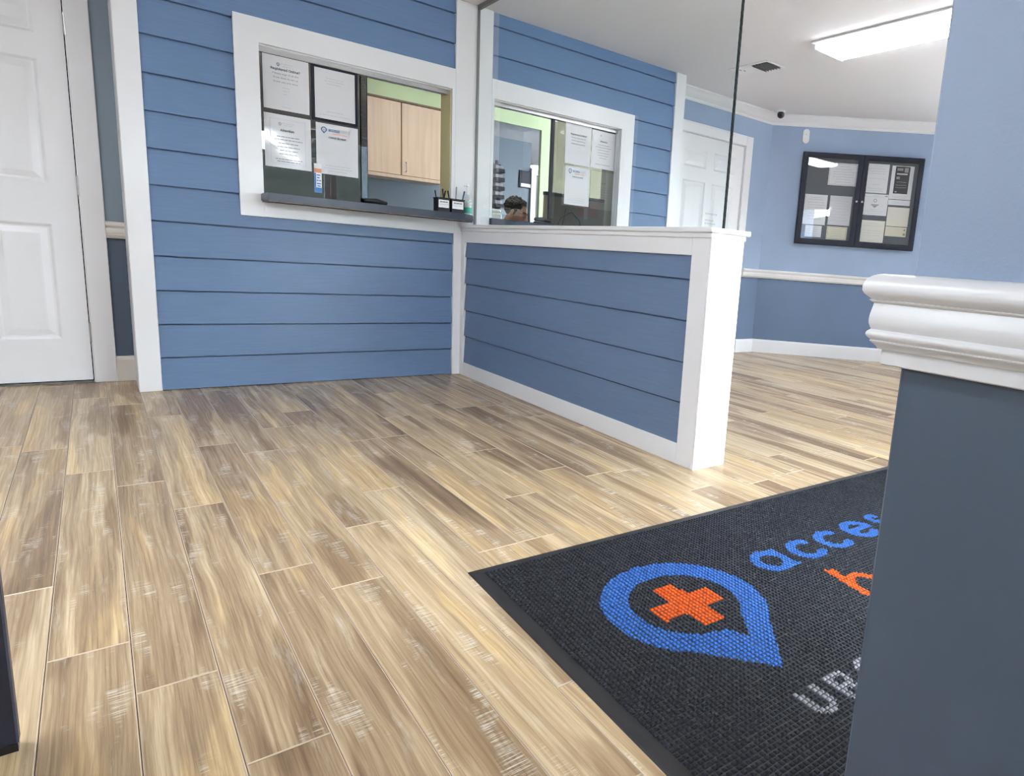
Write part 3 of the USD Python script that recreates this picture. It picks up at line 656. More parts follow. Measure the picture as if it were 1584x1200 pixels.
cb.part('loop', tube([(1.05, .585, 1.22), (1.10, .58, 1.12), (1.19, .58, 1.15), (1.22, .58, 1.30)], 0.005, 8), BLACKP)
# far corridor things
fp = Node('framed_picture', (2.96, 3.62, 1.85), label='dark navy framed poster on the far office wall', cat='picture')
fp.part('frame', bx(2.86, 3.05, 4.478, 4.5, 1.84, 2.085, .003), BLACKM)
fp.part('print', bx(2.885, 3.045, 4.474, 4.478, 1.855, 1.905), PAPER)
cl = Node('corridor_lamp', (4.27, 6.50, ZC), label='small round bright ceiling lamp in the far corridor', cat='lamp')
cl.part('base', lathe([(0, 0), (0.13, 0), (0.14, 0.02), (0.14, 0.03), (0, 0.03)], (4.27, 6.50, ZC-0.032)), WHITE)
cl.part('bowl', lathe([(0, -0.05), (0.05, -0.045), (0.09, -0.028), (0.115, 0.0), (0, 0.0)], (4.27, 6.50, ZC-0.032)), lamp('corridor_bowl', (1, .97, .92), 6.0), smooth=40)

# wall file rack hanging on the office side
rk = Node('file_rack', (0.42, 0.34, 1.19), label='black wall rack of small trays seen beside the centre post through the glass', cat='rack')
RX, RY = 1.56, 2.66
rk.part('back_plate', bx(RX-.05, RX+.05, 4.494-1.9, 4.5-1.9, 1.36, 1.86), BLACKP)
for i in range(5):
    z = 1.38+i*0.095
    rk.part('tray', bx(RX-.055, RX+.055, 2.50, 2.594, z, z+0.042, .004), BLACKP)
    rk.part('file', bx(RX-.045, RX+.045, 2.53, 2.585, z+0.030, z+0.078), INKG)
rk.part('post', bx(RX-.012, RX+.012, 2.594, 2.62, 0.0, 1.9), BLACKP)

pn = Node('printer', (1.0, 1.78, 0), label='pale grey printer on a dark stand, seen left of the seated person', cat='printer')
pn.part('stand', bx(0.83, 1.18, 1.62, 1.94, 0.0, 1.09, .004), BLACKP)
pn.part('body', bx(0.85, 1.16, 1.64, 1.92, 1.091, 1.27, .02), plain('pale_grey_plastic', (0.58, 0.62, 0.62), 0.4))
pn.part('lid', bx(0.86, 1.15, 1.65, 1.91, 1.2705, 1.305, .012), plain('white_grey_plastic', (0.68, 0.71, 0.71), 0.35))
pn.part('tray', bx(0.90, 1.11, 1.56, 1.64, 1.13, 1.15, .004), BLACKP)

# ------------------------------------------------------------------ ceiling light fixtures
def fixture(x0, x1, y0, y1, label, m=LED, group=None):
    n = Node('ceiling_light', ((x0+x1)/2, (y0+y1)/2, ZC), label=label, cat='ceiling light', group=group)
    n.part('housing', cat(bx(x0, x1, y0, y1, ZC-0.012, ZC-0.0005, .003)), WHITE)
    for e in (y0+.001, y1-.026): n.part('end_cap', bx(x0+.028, x1-.028, e, e+.025, ZC-.046, ZC-.012, .005), WHITE)
    V = []
    for ins, z in ((.036, -.0122), (.035, -.030), (.048, -.042), (.080, -.048)): V += [(x0+ins, y0+.026, ZC+z), (x1-ins, y0+.026, ZC+z), (x1-ins, y1-.026, ZC+z), (x0+ins, y1-.026, ZC+z)]
    F = []
    for k in range(3): F += quadring([4*k+i for i in range(4)], [4*k+4+i for i in range(4)])
    t = trimesh.Trimesh(np.array(V), np.array(F+[(12, 13, 14), (12, 14, 15)]), process=False); trimesh.repair.fix_normals(t)
    n.part('diffuser', t, m)
fixture(1.945, 2.345, -2.62, -1.355, 'long white ceiling light fixture glowing beyond the glass partition')
fixture(-2.6, -2.2, -5.0, -3.75, 'added unseen fill light over the waiting alcove above the camera', LED2)  # added out of view to light the near wall and left door
fixture(-2.9, -2.5, -3.1, -1.85, 'added unseen fill light over the lobby in front of the left window', LED3)  # added out of view as ambient fill for the lobby
fixture(-0.2, 1.02, 1.0, 1.4, 'ceiling light fixture inside the reception office near the cabinets', LEDW)
fixture(0.5, 1.72, 0.22, 0.56, 'added unseen fill light inside the office just behind the right window', LEDW2)  # added out of view to brighten the desk screen

# ceiling register
cv = Node('ceiling_vent', (2.19, -0.63, ZC), label='white ceiling air register with dark louvres beside the glass edge', cat='vent')
cv.part('frame', ringbox(2.075, 2.300, -0.84, -0.44, ZC-.006, ZC-.0005, 2, .025, .015), WHITE)
cv.part('cover_plate', bx(2.10, 2.275, -0.655, -0.455, ZC-.005, ZC-.001), WHITE)
cv.part('duct', bx(2.10, 2.275, -0.825, -0.655, ZC-.0015, ZC-.0005), BLACKP)
for i in range(6):
    s = bx(-.085, .085, -.011, .011, -.0008, .0008); s.apply_transform(trimesh.transformations.rotation_matrix(0.9, (1, 0, 0))); s.apply_translation((2.1875, -0.812+i*0.028, ZC-.010))
    cv.part('louvre', s, ALU)
for q in (bx(2.13, 2.155, -0.515, -0.505, ZC-.008, ZC-.005), bx(2.165, 2.185, -0.53, -0.522, ZC-.008, ZC-.005)): cv.part('lever', q, GREYCHAN)

# security camera and motion detector
kx, ky = 3.405, 0.090
cm = Node('security_camera', (kx, ky, ZC), label='small black eyeball security camera with white base at the ceiling corner', cat='camera')
cm.part('base', lathe([(0, -0.022), (0.030, -0.022), (0.044, -0.012), (0.047, -0.0005), (0, -0.0005)], (kx, ky, ZC)), WHITE, smooth=40)
bo = trimesh.creation.icosphere(3, 0.036); bo.apply_translation((kx-.006, ky-.006, ZC-.040)); cm.part('eyeball', bo, BLACKP, smooth=True)
ln = lathe([(0, 0), (0.016, 0), (0.016, 0.008), (0.011, 0.010), (0, 0.010)], (0, 0, 0), 20); ln.apply_transform(trimesh.geometry.align_vectors((0, 0, 1), (-.7, -.6, -.35))); ln.apply_translation(np.array((kx-.006, ky-.006, ZC-.040))+.031*np.array((-.7, -.6, -.35)))
cm.part('lens', ln, plain('lens_glass', (0.02, 0.02, 0.03), 0.05), smooth=40)
pr = Node('motion_sensor', tuple(fa.o+fa.e*0.352+np.array((0, 0, 2.23))), label='white rounded motion detector on the angled wall above the notice case', cat='motion sensor', rot=-45)
def rrect(w, h, r): return sg.box(r, r, w-r, h-r).buffer(r, 8)
pb = trimesh.creation.extrude_polygon(rrect(0.066, 0.142, 0.030), 0.030, engine='earcut'); pb.apply_translation((0.318, 2.227, 0.0))
pr.part('body', fa(pb), WHITE, smooth=40)
pl_ = trimesh.creation.extrude_polygon(rrect(0.036, 0.052, 0.012), 0.004, engine='earcut'); pl_.apply_translation((0.333, 2.247, 0.030))
pr.part('lens', fa(pl_), PAPER)
pr.part('led', fa(lathe([(0, 0), (.004, 0), (.004, .002), (0, .002)], (0.351, 2.315, 0.030), 12)), INKG)

# ------------------------------------------------------------------ notice case on the 45 degree wall
U0, U1, V0, V1 = 0.343, 1.580, 1.207, 2.143
nc = Node('notice_case', tuple(fa.o+fa.e*0.96+np.array((0, 0, V0))), label='black two-door glazed notice case hanging on the angled blue wall', cat='notice board', rot=-45)
DEP = 0.055
nc.part('case', fa(ringbox(U0, U1, V0, V1, 0, DEP, 2, .02)), BLACKM)
nc.part('backing', fa(bx(U0+.02, U1-.02, V0+.02, V1-.02, 0.001, 0.012)), CORK, label='grey felt backing')
UM = 0.963
for a, b, side in ((U0+.004, UM-.002, 1), (UM+.002, U1-.004, -1)):
    fw = 0.052; lo, hi = V0+.004, V1-.004
    d = nc.part('door', fa(ringbox(a, b, lo, hi, DEP+.001, DEP+.019, 2, .050, fw)), BLACKM)
    d.sub('glass_pane', fa(bx(a+.03, b-.03, lo+.03, hi-.03, DEP+.006, DEP+.009)), GLASSB)
    d.sub('lock', fa(lathe([(0, 0), (.011, 0), (.011, .004), (.008, .006), (0, .006)], (0.936 if side > 0 else 0.993, 1.672, DEP+.019), 16)), STEEL, smooth=40)

def wavy_sheet(u0, u1, v0, v1, w, amp=0.0008, th=0.0006, seed=0, skew=0.0):
    """a thin sheet with a little curl"""
    nu, nv_ = 5, 7; V = []; 
    for layer in (1, 0):
        for j in range(nv_):
            for i in range(nu):
                a, b = i/(nu-1), j/(nv_-1)
                V.append((u0+(u1-u0)*a+skew*b, v0+(v1-v0)*b, w+layer*th+amp*math.sin(3*a+seed)*math.cos(4*b+seed*1.7)))
    F = []; N = nu*nv_
    for j in range(nv_-1):
        for i in range(nu-1):
            q = j*nu+i
            F += [(q, q+1, q+nu+1), (q, q+nu+1, q+nu)] + [(N+q, N+q+nu+1, N+q+1), (N+q, N+q+nu, N+q+nu+1)]
    rim = [i for i in range(nu)] + [j*nu+nu-1 for j in range(1, nv_)] + [(nv_-1)*nu+i for i in range(nu-2, -1, -1)] + [j*nu for j in range(nv_-2, 0, -1)]
    for k in range(len(rim)):
        a, b = rim[k], rim[(k+1) % len(rim)]; F += [(a, N+a, N+b), (a, N+b, b)]
    return trimesh.Trimesh(np.array(V), np.array(F), process=False)

def lines(u0, u1, rows, w, h=0.004, seed=1, gap=0.003):
    """illegible text: rows of word-sized strokes centred between u0 and u1; rows = [(v, fill)]"""
    r = np.random.default_rng(seed); out = []
    for v, fill in rows:
        L = (u1-u0)*fill; x = (u0+u1)/2-L/2; e = x+L
        while x < e-0.004:
            q = min(r.uniform(0.008, 0.026), e-x); out.append(bx(x, x+q, v, v+h, w, w+0.0004)); x += q+gap
    return cat(*out)
def centred(s, h, um, v, w, bold=False, maxw=None):
    t = text(s, h, bold); k = 1.0
    if maxw and width(t) > maxw: k = maxw/width(t)
    t.apply_scale((k, 1, 0.7)); t.apply_translation((um-(t.bounds[0][0]+t.bounds[1][0])/2, v, w)); return t
def ring_poly(cx, cy, r0, r1): return sg.Point(cx, cy).buffer(r1, 24).difference(sg.Point(cx, cy).buffer(r0, 20))
def pin_shape(cx, cy, R):
    """map-pin emblem: round head, point straight down, open middle with a small tail"""
    a = math.radians(30)
    body = union_all([sg.Point(cx, cy).buffer(R, 32), sg.Polygon([(cx-R*math.cos(a)*0.985, cy-R*math.sin(a)), (cx+R*math.cos(a)*0.985, cy-R*math.sin(a)), (cx-R*.02, cy-R*1.5)])])
    hole = union_all([sg.Point(cx, cy).buffer(R*.665, 28), sg.Polygon([(cx-R*.02, cy-R*.62), (cx+R*.45, cy-R*.45), (cx+R*.12, cy-R*.93)])])
    return body.difference(hole)
def cross_shape(cx, cy, L, h): return union_all([sg.box(cx-L, cy-h, cx+L, cy+h), sg.box(cx-h, cy-L, cx+h, cy+L)])
def extr(poly, w, th=0.0005):
    m = cat(*[trimesh.creation.extrude_polygon(g, th, engine='earcut') for g in getattr(poly, 'geoms', [poly])]); m.apply_translation((0, 0, w)); return m

# papers in the case: (name, label, u0, u1, v0, v1, material, spec)
WC = 0.0135
def sheet(fr, name, label, u0, u1, v0, v1, m, w, seed, amp=0.0008, skew=0.0, group=None, c='paper'):
    n = Node(name, tuple(fr.o+fr.e*(u0+u1)/2+np.array((0, 0, v0))+fr.n*w), label=label, cat=c, group=group, rot=-45 if fr is fa else 0)
    n.part('sheet', fr(wavy_sheet(u0, u1, v0, v1, w, amp, seed=seed, skew=skew)), m, smooth=30)
    return n
T_ = WC+0.0026
n = sheet(fa, 'certificate', 'landscape certificate with a thin border at the top of the left notice case door', .628, .920, 1.829, 2.054, PAPER, WC, 1)
n.part('border', fa(extr(sg.box(.636, 1.838, .912, 2.045).difference(sg.box(.6385, 1.8405, .9095, 2.0425)), T_)), INKG)
n.part('text', fa(lines(.66, .90, [(2.02, .5), (1.99, .7), (1.965, .9), (1.94, .85), (1.915, .9), (1.89, .6), (1.862, .7)], T_, .004, 3)), INKL)
n.part('seal', fa(extr(ring_poly(.675, 2.035, .010, .016), T_)), INKG)
n = sheet(fa, 'notice_paper', 'white letter sheet at the left of the lower left notice case', .408, .645, 1.414, 1.724, PAPER, WC, 2)
n.part('text', fa(lines(.43, .625, [(1.69, .6), (1.67, .8), (1.64, .9), (1.615, .9), (1.59, .85), (1.565, .9), (1.53, .6), (1.50, .8), (1.47, .7)], T_, .004, 4)), INKL)
n = sheet(fa, 'notice_paper', 'small grey sheet at the bottom left corner of the notice case', .445, .618, 1.285, 1.405, PAPER, WC, 3)
n.part('text', fa(lines(.46, .60, [(1.385, .7), (1.365, .8), (1.345, .7), (1.32, .8), (1.30, .5)], T_, .004, 5)), INKL)
n = sheet(fa, 'notice_paper', 'crinkled plastic-sleeved sheet on the right of the lower left notice case', .672, .901, 1.423, 1.724, SLEEVE, WC, 4, amp=.0022)
n.part('text', fa(lines(.69, .88, [(1.695, .7), (1.67, .9), (1.645, .6), (1.62, .9), (1.59, .9), (1.56, .8), (1.53, .9), (1.50, .8), (1.47, .9)], T_+.002, .004, 6)), INKL)
n = sheet(fa, 'certificate', 'cream bordered certificate at the bottom of the left notice case door', .672, .886, 1.272, 1.408, PAPERY, WC, 5)
n.part('border', fa(extr(sg.box(.680, 1.279, .878, 1.401).difference(sg.box(.6825, 1.2815, .8755, 1.3985)), T_)), INKG)
n.part('text', fa(lines(.70, .86, [(1.375, .6), (1.355, .8), (1.335, .7), (1.31, .6)], T_, .004, 7)), INKL)
n = sheet(fa, 'notice_paper', 'white letter sheet at the top left of the right notice case door', 1.016, 1.244, 1.777, 2.070, PAPER, WC, 6)
n.part('text', fa(lines(1.03, 1.225, [(2.045, .4), (2.02, .9), (1.995, .9), (1.97, .8), (1.92, .9), (1.86, .4), (1.82, .9), (1.80, .8)], T_, .003, 8)), INKL)
n = sheet(fa, 'notice_poster', 'white sheet with a black poster print at the top right of the notice case', 1.272, 1.498, 1.727, 2.064, PAPER, WC, 7)
n.part('print', fa(bx(1.309, 1.456, 1.785, 2.057, T_, T_+.0004)), POSTER)
for q in (bx(1.325, 1.385, 2.015, 2.040, T_+.0004, T_+.0008), bx(1.40, 1.44, 2.0, 2.045, T_+.0004, T_+.0008), bx(1.325, 1.360, 1.93, 1.955, T_+.0004, T_+.0008)): n.part('print_image', fa(q), INKG)
for q in (bx(1.325, 1.435, 1.975, 1.990, T_+.0004, T_+.0008), lines(1.32, 1.445, [(1.90, .8), (1.87, .9), (1.845, .9)], T_+.0004, .003, 9), bx(1.325, 1.345, 1.797, 1.808, T_+.0004, T_+.0008), lines(1.29, 1.48, [(1.757, .8), (1.742, .6)], T_, .003, 10)): n.part('text', fa(q), INKL)
n = sheet(fa, 'notice_paper', 'narrow white strip below the black poster in the notice case', 1.274, 1.498, 1.668, 1.721, PAPER, WC, 8)
n.part('text', fa(lines(1.29, 1.48, [(1.70, .7), (1.685, .8)], T_, .003, 11)), INKL)
n = sheet(fa, 'certificate', 'white certificate with a grey seal in the middle left of the right notice case door', 1.014, 1.271, 1.550, 1.767, PAPER, WC, 9)
n.part('seal', fa(extr(union_all([ring_poly(1.14, 1.70, .012, .018), sg.box(1.10, 1.652, 1.18, 1.662), sg.Polygon([(1.11, 1.65), (1.17, 1.65), (1.14, 1.625)])]), T_)), INKG)
n.part('text', fa(lines(1.03, 1.25, [(1.748, .3), (1.737, .9), (1.61, .4), (1.59, .8), (1.57, .6)], T_, .003, 12)), INKL); n.part('stamp', fa(bx(1.235, 1.262, 1.745, 1.755, T_, T_+.0004)), INKG)
n = sheet(fa, 'notice_paper', 'cream letter sheet at the bottom left of the right notice case door', 1.011, 1.270, 1.272, 1.497, PAPERC, WC, 10)
n.part('text', fa(lines(1.03, 1.25, [(1.465, .6), (1.44, .8), (1.39, .9), (1.365, .8), (1.34, .9), (1.29, .3)], T_, .003, 13)), INKL)
n = sheet(fa, 'notice_paper', 'pale cream sheet at the right of the right notice case door, below the strip', 1.281, 1.504, 1.452, 1.646, PAPERC, WC, 11)
n.part('text', fa(lines(1.30, 1.49, [(1.62, .5), (1.60, .8), (1.55, .9), (1.53, .8), (1.50, .9), (1.475, .6)], T_, .003, 14)), PAPERY)
n = sheet(fa, 'notice_paper', 'small yellowish licence card with two dark stamps in the notice case', 1.281, 1.500, 1.347, 1.446, PAPERY, WC, 12)
n.part('text', fa(lines(1.29, 1.45, [(1.43, .7), (1.415, .9), (1.40, .8), (1.38, .9), (1.36, .6)], T_, .003, 15)), INKL)
n.part('stamp', fa(extr(sg.Point(1.478, 1.418).buffer(.010), T_)), INKG); n.part('stamp', fa(bx(1.466, 1.490, 1.362, 1.384, T_, T_+.0004)), INKG)

# ------------------------------------------------------------------ papers taped to the sliding panes (facing the lobby)
fwz = Frame((0, 0.0565, 0), (1, 0, 0), (0, -1, 0))
PWW = 0.0012; TT = PWW+0.0022
def emblem(n, u, v, R, m=INKB, m2=INKG):
    n.part('emblem', fwz(extr(pin_shape(u, v, R), TT)), m)
    n.part('emblem_cross', fwz(extr(cross_shape(u, v, R*.34, R*.11), TT)), m2)
n = sheet(fwz, 'notice_paper', 'white letter sheet headed Registered Online? at the top left of the left pane', -1.164, -.926, 1.612, 1.905, SLEEVE, PWW, 1, amp=.0012)
emblem(n, -1.085, 1.861, .008, INKDB)
n.part('letterhead', fwz(lines(-1.072, -1.01, [(1.864, 1), (1.852, .7)], TT, .0035, 20)), INKL)
n.part('heading', fwz(centred('Registered Online?', .0125, -1.048, 1.829, TT, True, .150)), INK)
for k, s in enumerate(('Please sign in at the', 'front desk to let us', 'know you are here')): n.part('text', fwz(centred(s, .0105, -1.048, 1.806-k*.022, TT, False, .135)), INKG)
n.part('text', fwz(lines(-1.08, -1.015, [(1.735, .6), (1.718, .5), (1.70, .4), (1.628, .7)], TT, .004, 21)), INKL)
n = sheet(fwz, 'notice_paper', 'white bordered sheet headed Attention at the bottom left of the left pane', -1.166, -.922, 1.289, 1.587, SLEEVE, PWW, 2, amp=.0012)
n.part('border', fwz(extr(sg.box(-1.136, 1.312, -.952, 1.562).difference(sg.box(-1.134, 1.314, -.954, 1.560)), TT)), INKL)
emblem(n, -1.085, 1.536, .008, INKG); n.part('letterhead', fwz(lines(-1.072, -1.01, [(1.538, 1), (1.527, .7)], TT, .0035, 22)), INKL)
n.part('heading', fwz(centred('Attention', .0125, -1.048, 1.494, TT, True)), INK)
n.part('text', fwz(lines(-1.12, -.965, [(1.462, .8), (1.445, .95), (1.425, .7), (1.405, .75), (1.385, .6), (1.365, .65), (1.335, .9), (1.322, .8)], TT, .005, 23)), INKG)
# black framed notice
n = Node('framed_notice', (-.783, .05, 1.594), label='white notice in a rounded black plastic frame on the left pane', cat='notice')
n.part('frame', fwz(extr(sg.box(-.905, 1.600, -.664, 1.905).buffer(.008, 6).difference(sg.box(-.897, 1.608, -.670, 1.894)), PWW, .006)), BLACKM)
n.part('sheet', fwz(bx(-.898, -.669, 1.607, 1.895, PWW, PWW+.002)), SLEEVE)
n.part('text', fwz(lines(-.88, -.69, [(1.84, .5), (1.825, .6), (1.81, .45), (1.65, .5), (1.63, .9)], TT, .004, 24)), INKL)
# access poster
def poster(nm, lab, u0, u1, v0, v1, seed):
    n = sheet(fwz, nm, lab, u0, u1, v0, v1, SLEEVE, PWW, seed, amp=.0012, c='poster'); um = (u0+u1)/2
    emblem(n, u0+.044, v1-.036, .016, INKB, INKO)
    t = text('access', .019, True); k = .062/width(t); t.apply_scale((k, 1, .7)); t.apply_translation((u0+.070-t.bounds[0][0], v1-.043, TT)); n.part('logo_text', fwz(t), INKB)
    t = text('health', .019); k = .056/width(t); t.apply_scale((k, 1, .7)); t.apply_translation((u0+.134-t.bounds[0][0], v1-.043, TT)); n.part('logo_text', fwz(t), INKL)
    n.part('logo_text', fwz(centred('URGENT CARE', .009, um+.015, v1-.060, TT, False, .10)), INKO)
    n.part('heading', fwz(centred('CHECK IN HERE', .0095, um, v1-.083, TT, True, .11)), INKDB)
    n.part('text', fwz(lines(um-.09, um+.09, [(v0+.05, .8), (v0+.035, .9), (v0+.018, .6)], TT, .004, seed+30)), INKL)
    return n
poster('poster', 'white poster with a blue pin logo at the bottom right of the left pane', -.894, -.655, 1.286, 1.582, 3)
poster('poster', 'white poster with a blue pin logo low on the right pane, behind the glass partition', .871, 1.103, 1.298, 1.592, 4)
n = sheet(fwz, 'notice_paper', 'white letter sheet on the upper left of the right pane', .860, 1.099, 1.607, 1.908, SLEEVE, PWW, 5, amp=.0012)
n.part('heading', fwz(centred('Registered Online?', .0125, .98, 1.825, TT, True, .150)), INK)
for k, s in enumerate(('Please sign in at the', 'front desk to let us', 'know you are here')): n.part('text', fwz(centred(s, .0105, .98, 1.802-k*.022, TT, False, .135)), INKG)
n.part('text', fwz(lines(.95, 1.02, [(1.735, .5), (1.71, .4)], TT, .004, 25)), INKL)
n = sheet(fwz, 'notice_paper', 'white letter sheet on the upper right of the right pane beside the casing', 1.106, 1.334, 1.610, 1.898, SLEEVE, PWW, 6, amp=.0012)
emblem(n, 1.19, 1.865, .007, INKG)
n.part('heading', fwz(centred('Attention', .0125, 1.22, 1.815, TT, True)), INK)
n.part('text', fwz(lines(1.14, 1.30, [(1.79, .7), (1.772, .95), (1.75, .7), (1.73, .7), (1.71, .6), (1.69, .4), (1.64, .9)], TT, .0045, 26)), INKG)
# insurance style sticker strip in the left window
n = Node('sticker_strip', (-.89, .05, 1.17), label='narrow red white and blue sticker strip low on the left pane', cat='sticker')
n.part('strip', fwz(bx(-.910, -.868, 1.170, 1.340, PWW+.003, PWW+.004)), PAPER)
n.part('red_block', fwz(bx(-.9095, -.8685, 1.288, 1.312, PWW+.004, PWW+.0045)), INKO)
for q in (bx(-.9095, -.8685, 1.1705, 1.1995, PWW+.004, PWW+.0045), bx(-.9095, -.9000, 1.20, 1.285, PWW+.004, PWW+.0045)): n.part('blue_block', fwz(q), BLUEPEN)
n.part('text', fwz(lines(-.897, -.872, [(1.27, 1), (1.255, .8), (1.238, 1), (1.22, .9), (1.206, .7)], PWW+.004, .006, 27)), BLUEPEN)

# ------------------------------------------------------------------ things on the counter
ZT_ = 1.1255
po = Node('pen_organizer', (-.135, -.13, ZT_), label='black mesh pen organizer with two white labels on the left counter', cat='pen organizer')
for x0, x1 in ((-.215, -.135), (-.121, -.034)):
    c = po.part('cup', Manifold.cube((x1-x0, .075, .088)).translate((x0, -0.1350, ZT_)) - Manifold.cube((x1-x0-.006, .069, .1)).translate((x0+.003, -0.1320, ZT_+.004)), BLACKP)
    c.sub('rim', ringbox(x0-.003, x1+.003, -.138, -.057, ZT_+.085, ZT_+.093, 2, .006), BLACKP)
    c.sub('label_card', bx(x0+.004, x1-.006, -0.1375, -0.1355, ZT_+.028, ZT_+.078), PAPER)
    fc = Frame((0, -0.1375, 0), (1, 0, 0), (0, -1, 0))
    c.sub('label_text', fc(lines(x0+.010, x1-.012, [(ZT_+.060, .9)], 0, .009, 33, .002)), INKG); c.sub('label_line', fc(bx(x0+.008, x1-.01, ZT_+.048, ZT_+.0495, 0, .0004)), INKG)
po.part('base', bx(-.218, -.031, -0.1380, -0.0570, ZT_, ZT_+.004), BLACKP)
pens = [(-.198, -.095, -.02, .0, .045, 'black pen', BLACKP), (-.168, -.080, .02, -.01, .05, 'black pen', BLACKP), (-.158, -.11, -.012, .01, .06, 'dark green pen', INK), (-.108, -.10, -.025, .0, .05, 'black pen', BLACKP), (-.078, -.09, .012, .01, .085, 'grey pen', INKG), (-.053, -.11, .030, .0, .06, 'dark blue pen', INKDB)]
pl_lab = ['leftmost black pen in the left cup of the organizer', 'second black pen in the left cup of the organizer', 'third dark pen, rightmost in the left cup of the organizer', 'black pen at the left of the right organizer cup', 'tall grey pen in the middle of the right organizer cup', 'dark blue pen leaning out of the right organizer cup']
for (x, y, tx, ty, hgt, kind_, m), lab in zip(pens, pl_lab):
    p = Node('pen', (x, y, ZT_+.006), label=lab, cat='pen', group='pens in the organizer')
    a = np.array((x, y, ZT_+.010)); b = np.array((x+tx, y+ty, ZT_+.088+hgt))
    p.part('barrel', tube([a, a+(b-a)*.75], .0045, 8), m); p.part('cap', tube([a+(b-a)*.74, b], .0055, 8), m)
# hand sanitizer
bx0, by0 = .041, -.060
hs = Node('sanitizer_bottle', (bx0, by0, ZT_), label='clear pump hand sanitizer bottle with teal label on the left counter', cat='bottle')
hs.part('body', lathe([(0, 0), (.030, 0), (.034, .006), (.034, .100), (.030, .118), (.018, .132), (.014, .136), (.014, .142), (0, .142)], (bx0-.022, by0, ZT_)), BOTTLE, smooth=40)
hs.part('gel', lathe([(0, .004), (.031, .004), (.0315, .085), (0, .085)], (bx0-.022, by0, ZT_), 24), plain('clear_gel', (0.84, 0.90, 0.90), 0.2), smooth=40)
lab_ = trimesh.creation.revolve(np.array([(.0348, .012), (.0348, .050)]), sections=40); lab_.apply_translation((bx0-.022, by0, ZT_)); hs.part('teal_label', lab_, TEAL, smooth=40)
hs.part('collar', lathe([(0, .138), (.016, .138), (.016, .158), (.010, .162), (0, .162)], (bx0-.022, by0, ZT_)), plain('clear_white_plastic', (0.78, 0.80, 0.80), 0.3), smooth=40)
hs.part('pump', cat(lathe([(0, .160), (.005, .160), (.005, .190), (.011, .192), (.011, .204), (0, .206)], (bx0-.022, by0, ZT_)), tube([(bx0-.022, by0, ZT_+.198), (bx0-.05, by0-.03, ZT_+.196), (bx0-.056, by0-.034, ZT_+.186)], .004, 8)), plain('white_pump', (0.80, 0.82, 0.82), 0.3), smooth=40)
# black stapler on each counter
def stapler(x, y, lab, m=BLACKP):
    s = Node('stapler', (x, y, ZT_), label=lab, cat='stapler')
    s.part('base', bx(x-.07, x+.07, y-.018, y+.018, ZT_, ZT_+.012, .004), m)
    s.part('arm', Manifold.batch_hull([Manifold.sphere(.014, 12).translate((x-.06, y, ZT_+.028)), Manifold.sphere(.012, 12).translate((x+.062, y, ZT_+.024)), Manifold.sphere(.016, 12).translate((x, y, ZT_+.032))]), m, smooth=40)
stapler(-.56, .02, 'black stapler at the left window beside the sliding pane edge')
stapler(.66, .01, 'black stapler on the counter at the right window')

# ------------------------------------------------------------------ floor mat
mo = np.array((-1.215, -2.856)); ang = -0.029; ML, MWd = 2.45, 1.175
ex_ = np.array((math.cos(ang), math.sin(ang))); ey_ = np.array((-math.sin(ang), math.cos(ang)))
fm = Node('floor_mat', (mo[0], mo[1], 0.0), label='black rubber-edged entrance mat with a blue pin logo on the wood floor', cat='mat')
def matpt(x, y, z): q = mo + x*ex_ - y*ey_; return (q[0], q[1], z)
bd = 0.035
V = [matpt(0, 0, 0.0002), matpt(ML, 0, 0.0002), matpt(ML, MWd, 0.0002), matpt(0, MWd, 0.0002), matpt(0.004, 0.004, .003), matpt(ML-.004, .004, .003), matpt(ML-.004, MWd-.004, .003), matpt(.004, MWd-.004, .003), matpt(bd, bd, .006), matpt(ML-bd, bd, .006), matpt(ML-bd, MWd-bd, .006), matpt(bd, MWd-bd, .006)]
t = trimesh.Trimesh(np.array(V), np.array(quadring([0, 1, 2, 3], [4, 5, 6, 7])+quadring([4, 5, 6, 7], [8, 9, 10, 11])+[(8, 9, 10), (8, 10, 11), (0, 2, 1), (0, 3, 2)]), process=False); trimesh.repair.fix_normals(t)
fm.part('rubber_base', t, RUBBER)
def arc(cx, cy, r, a0, a1, n=28): return [(cx+r*math.cos(math.radians(a0+(a1-a0)*i/n)), cy+r*math.sin(math.radians(a0+(a1-a0)*i/n))) for i in range(n+1)]
sw = 0.0165
LB = [sg.LineString(arc(-.410, -3.291, .052, 0, 360)).buffer(sw), sg.LineString([(-.357, -3.232), (-.357, -3.352)]).buffer(sw, cap_style=2),
      sg.LineString(arc(-.240, -3.297, .052, 48, 312)).buffer(sw), sg.LineString(arc(-.092, -3.300, .052, 48, 312)).buffer(sw),
      sg.LineString(arc(.070, -3.297, .054, 0, 312)).buffer(sw), sg.LineString([(.016, -3.299), (.124, -3.299)]).buffer(sw*.8),
      sg.LineString(arc(.215, -3.275, .026, 40, 270, 16)+arc(.215, -3.327, .026, 90, -140, 16)).buffer(sw*.9)]
LETB = [union_all(LB[0:2]), LB[2], LB[3], union_all(LB[4:6]), LB[6]]
PIN = pin_shape(-.813, -3.326, .227)
CROSS = cross_shape(-.812, -3.336, .106, .036)
LETO = [union_all([sg.LineString([(-.305, -3.428), (-.335, -3.590)]).buffer(sw, cap_style=2), sg.LineString(arc(-.272, -3.535, .040, 150, 0, 14)+[(-.236, -3.590)]).buffer(sw*.8, cap_style=2)])]
gl_ = 0.0088
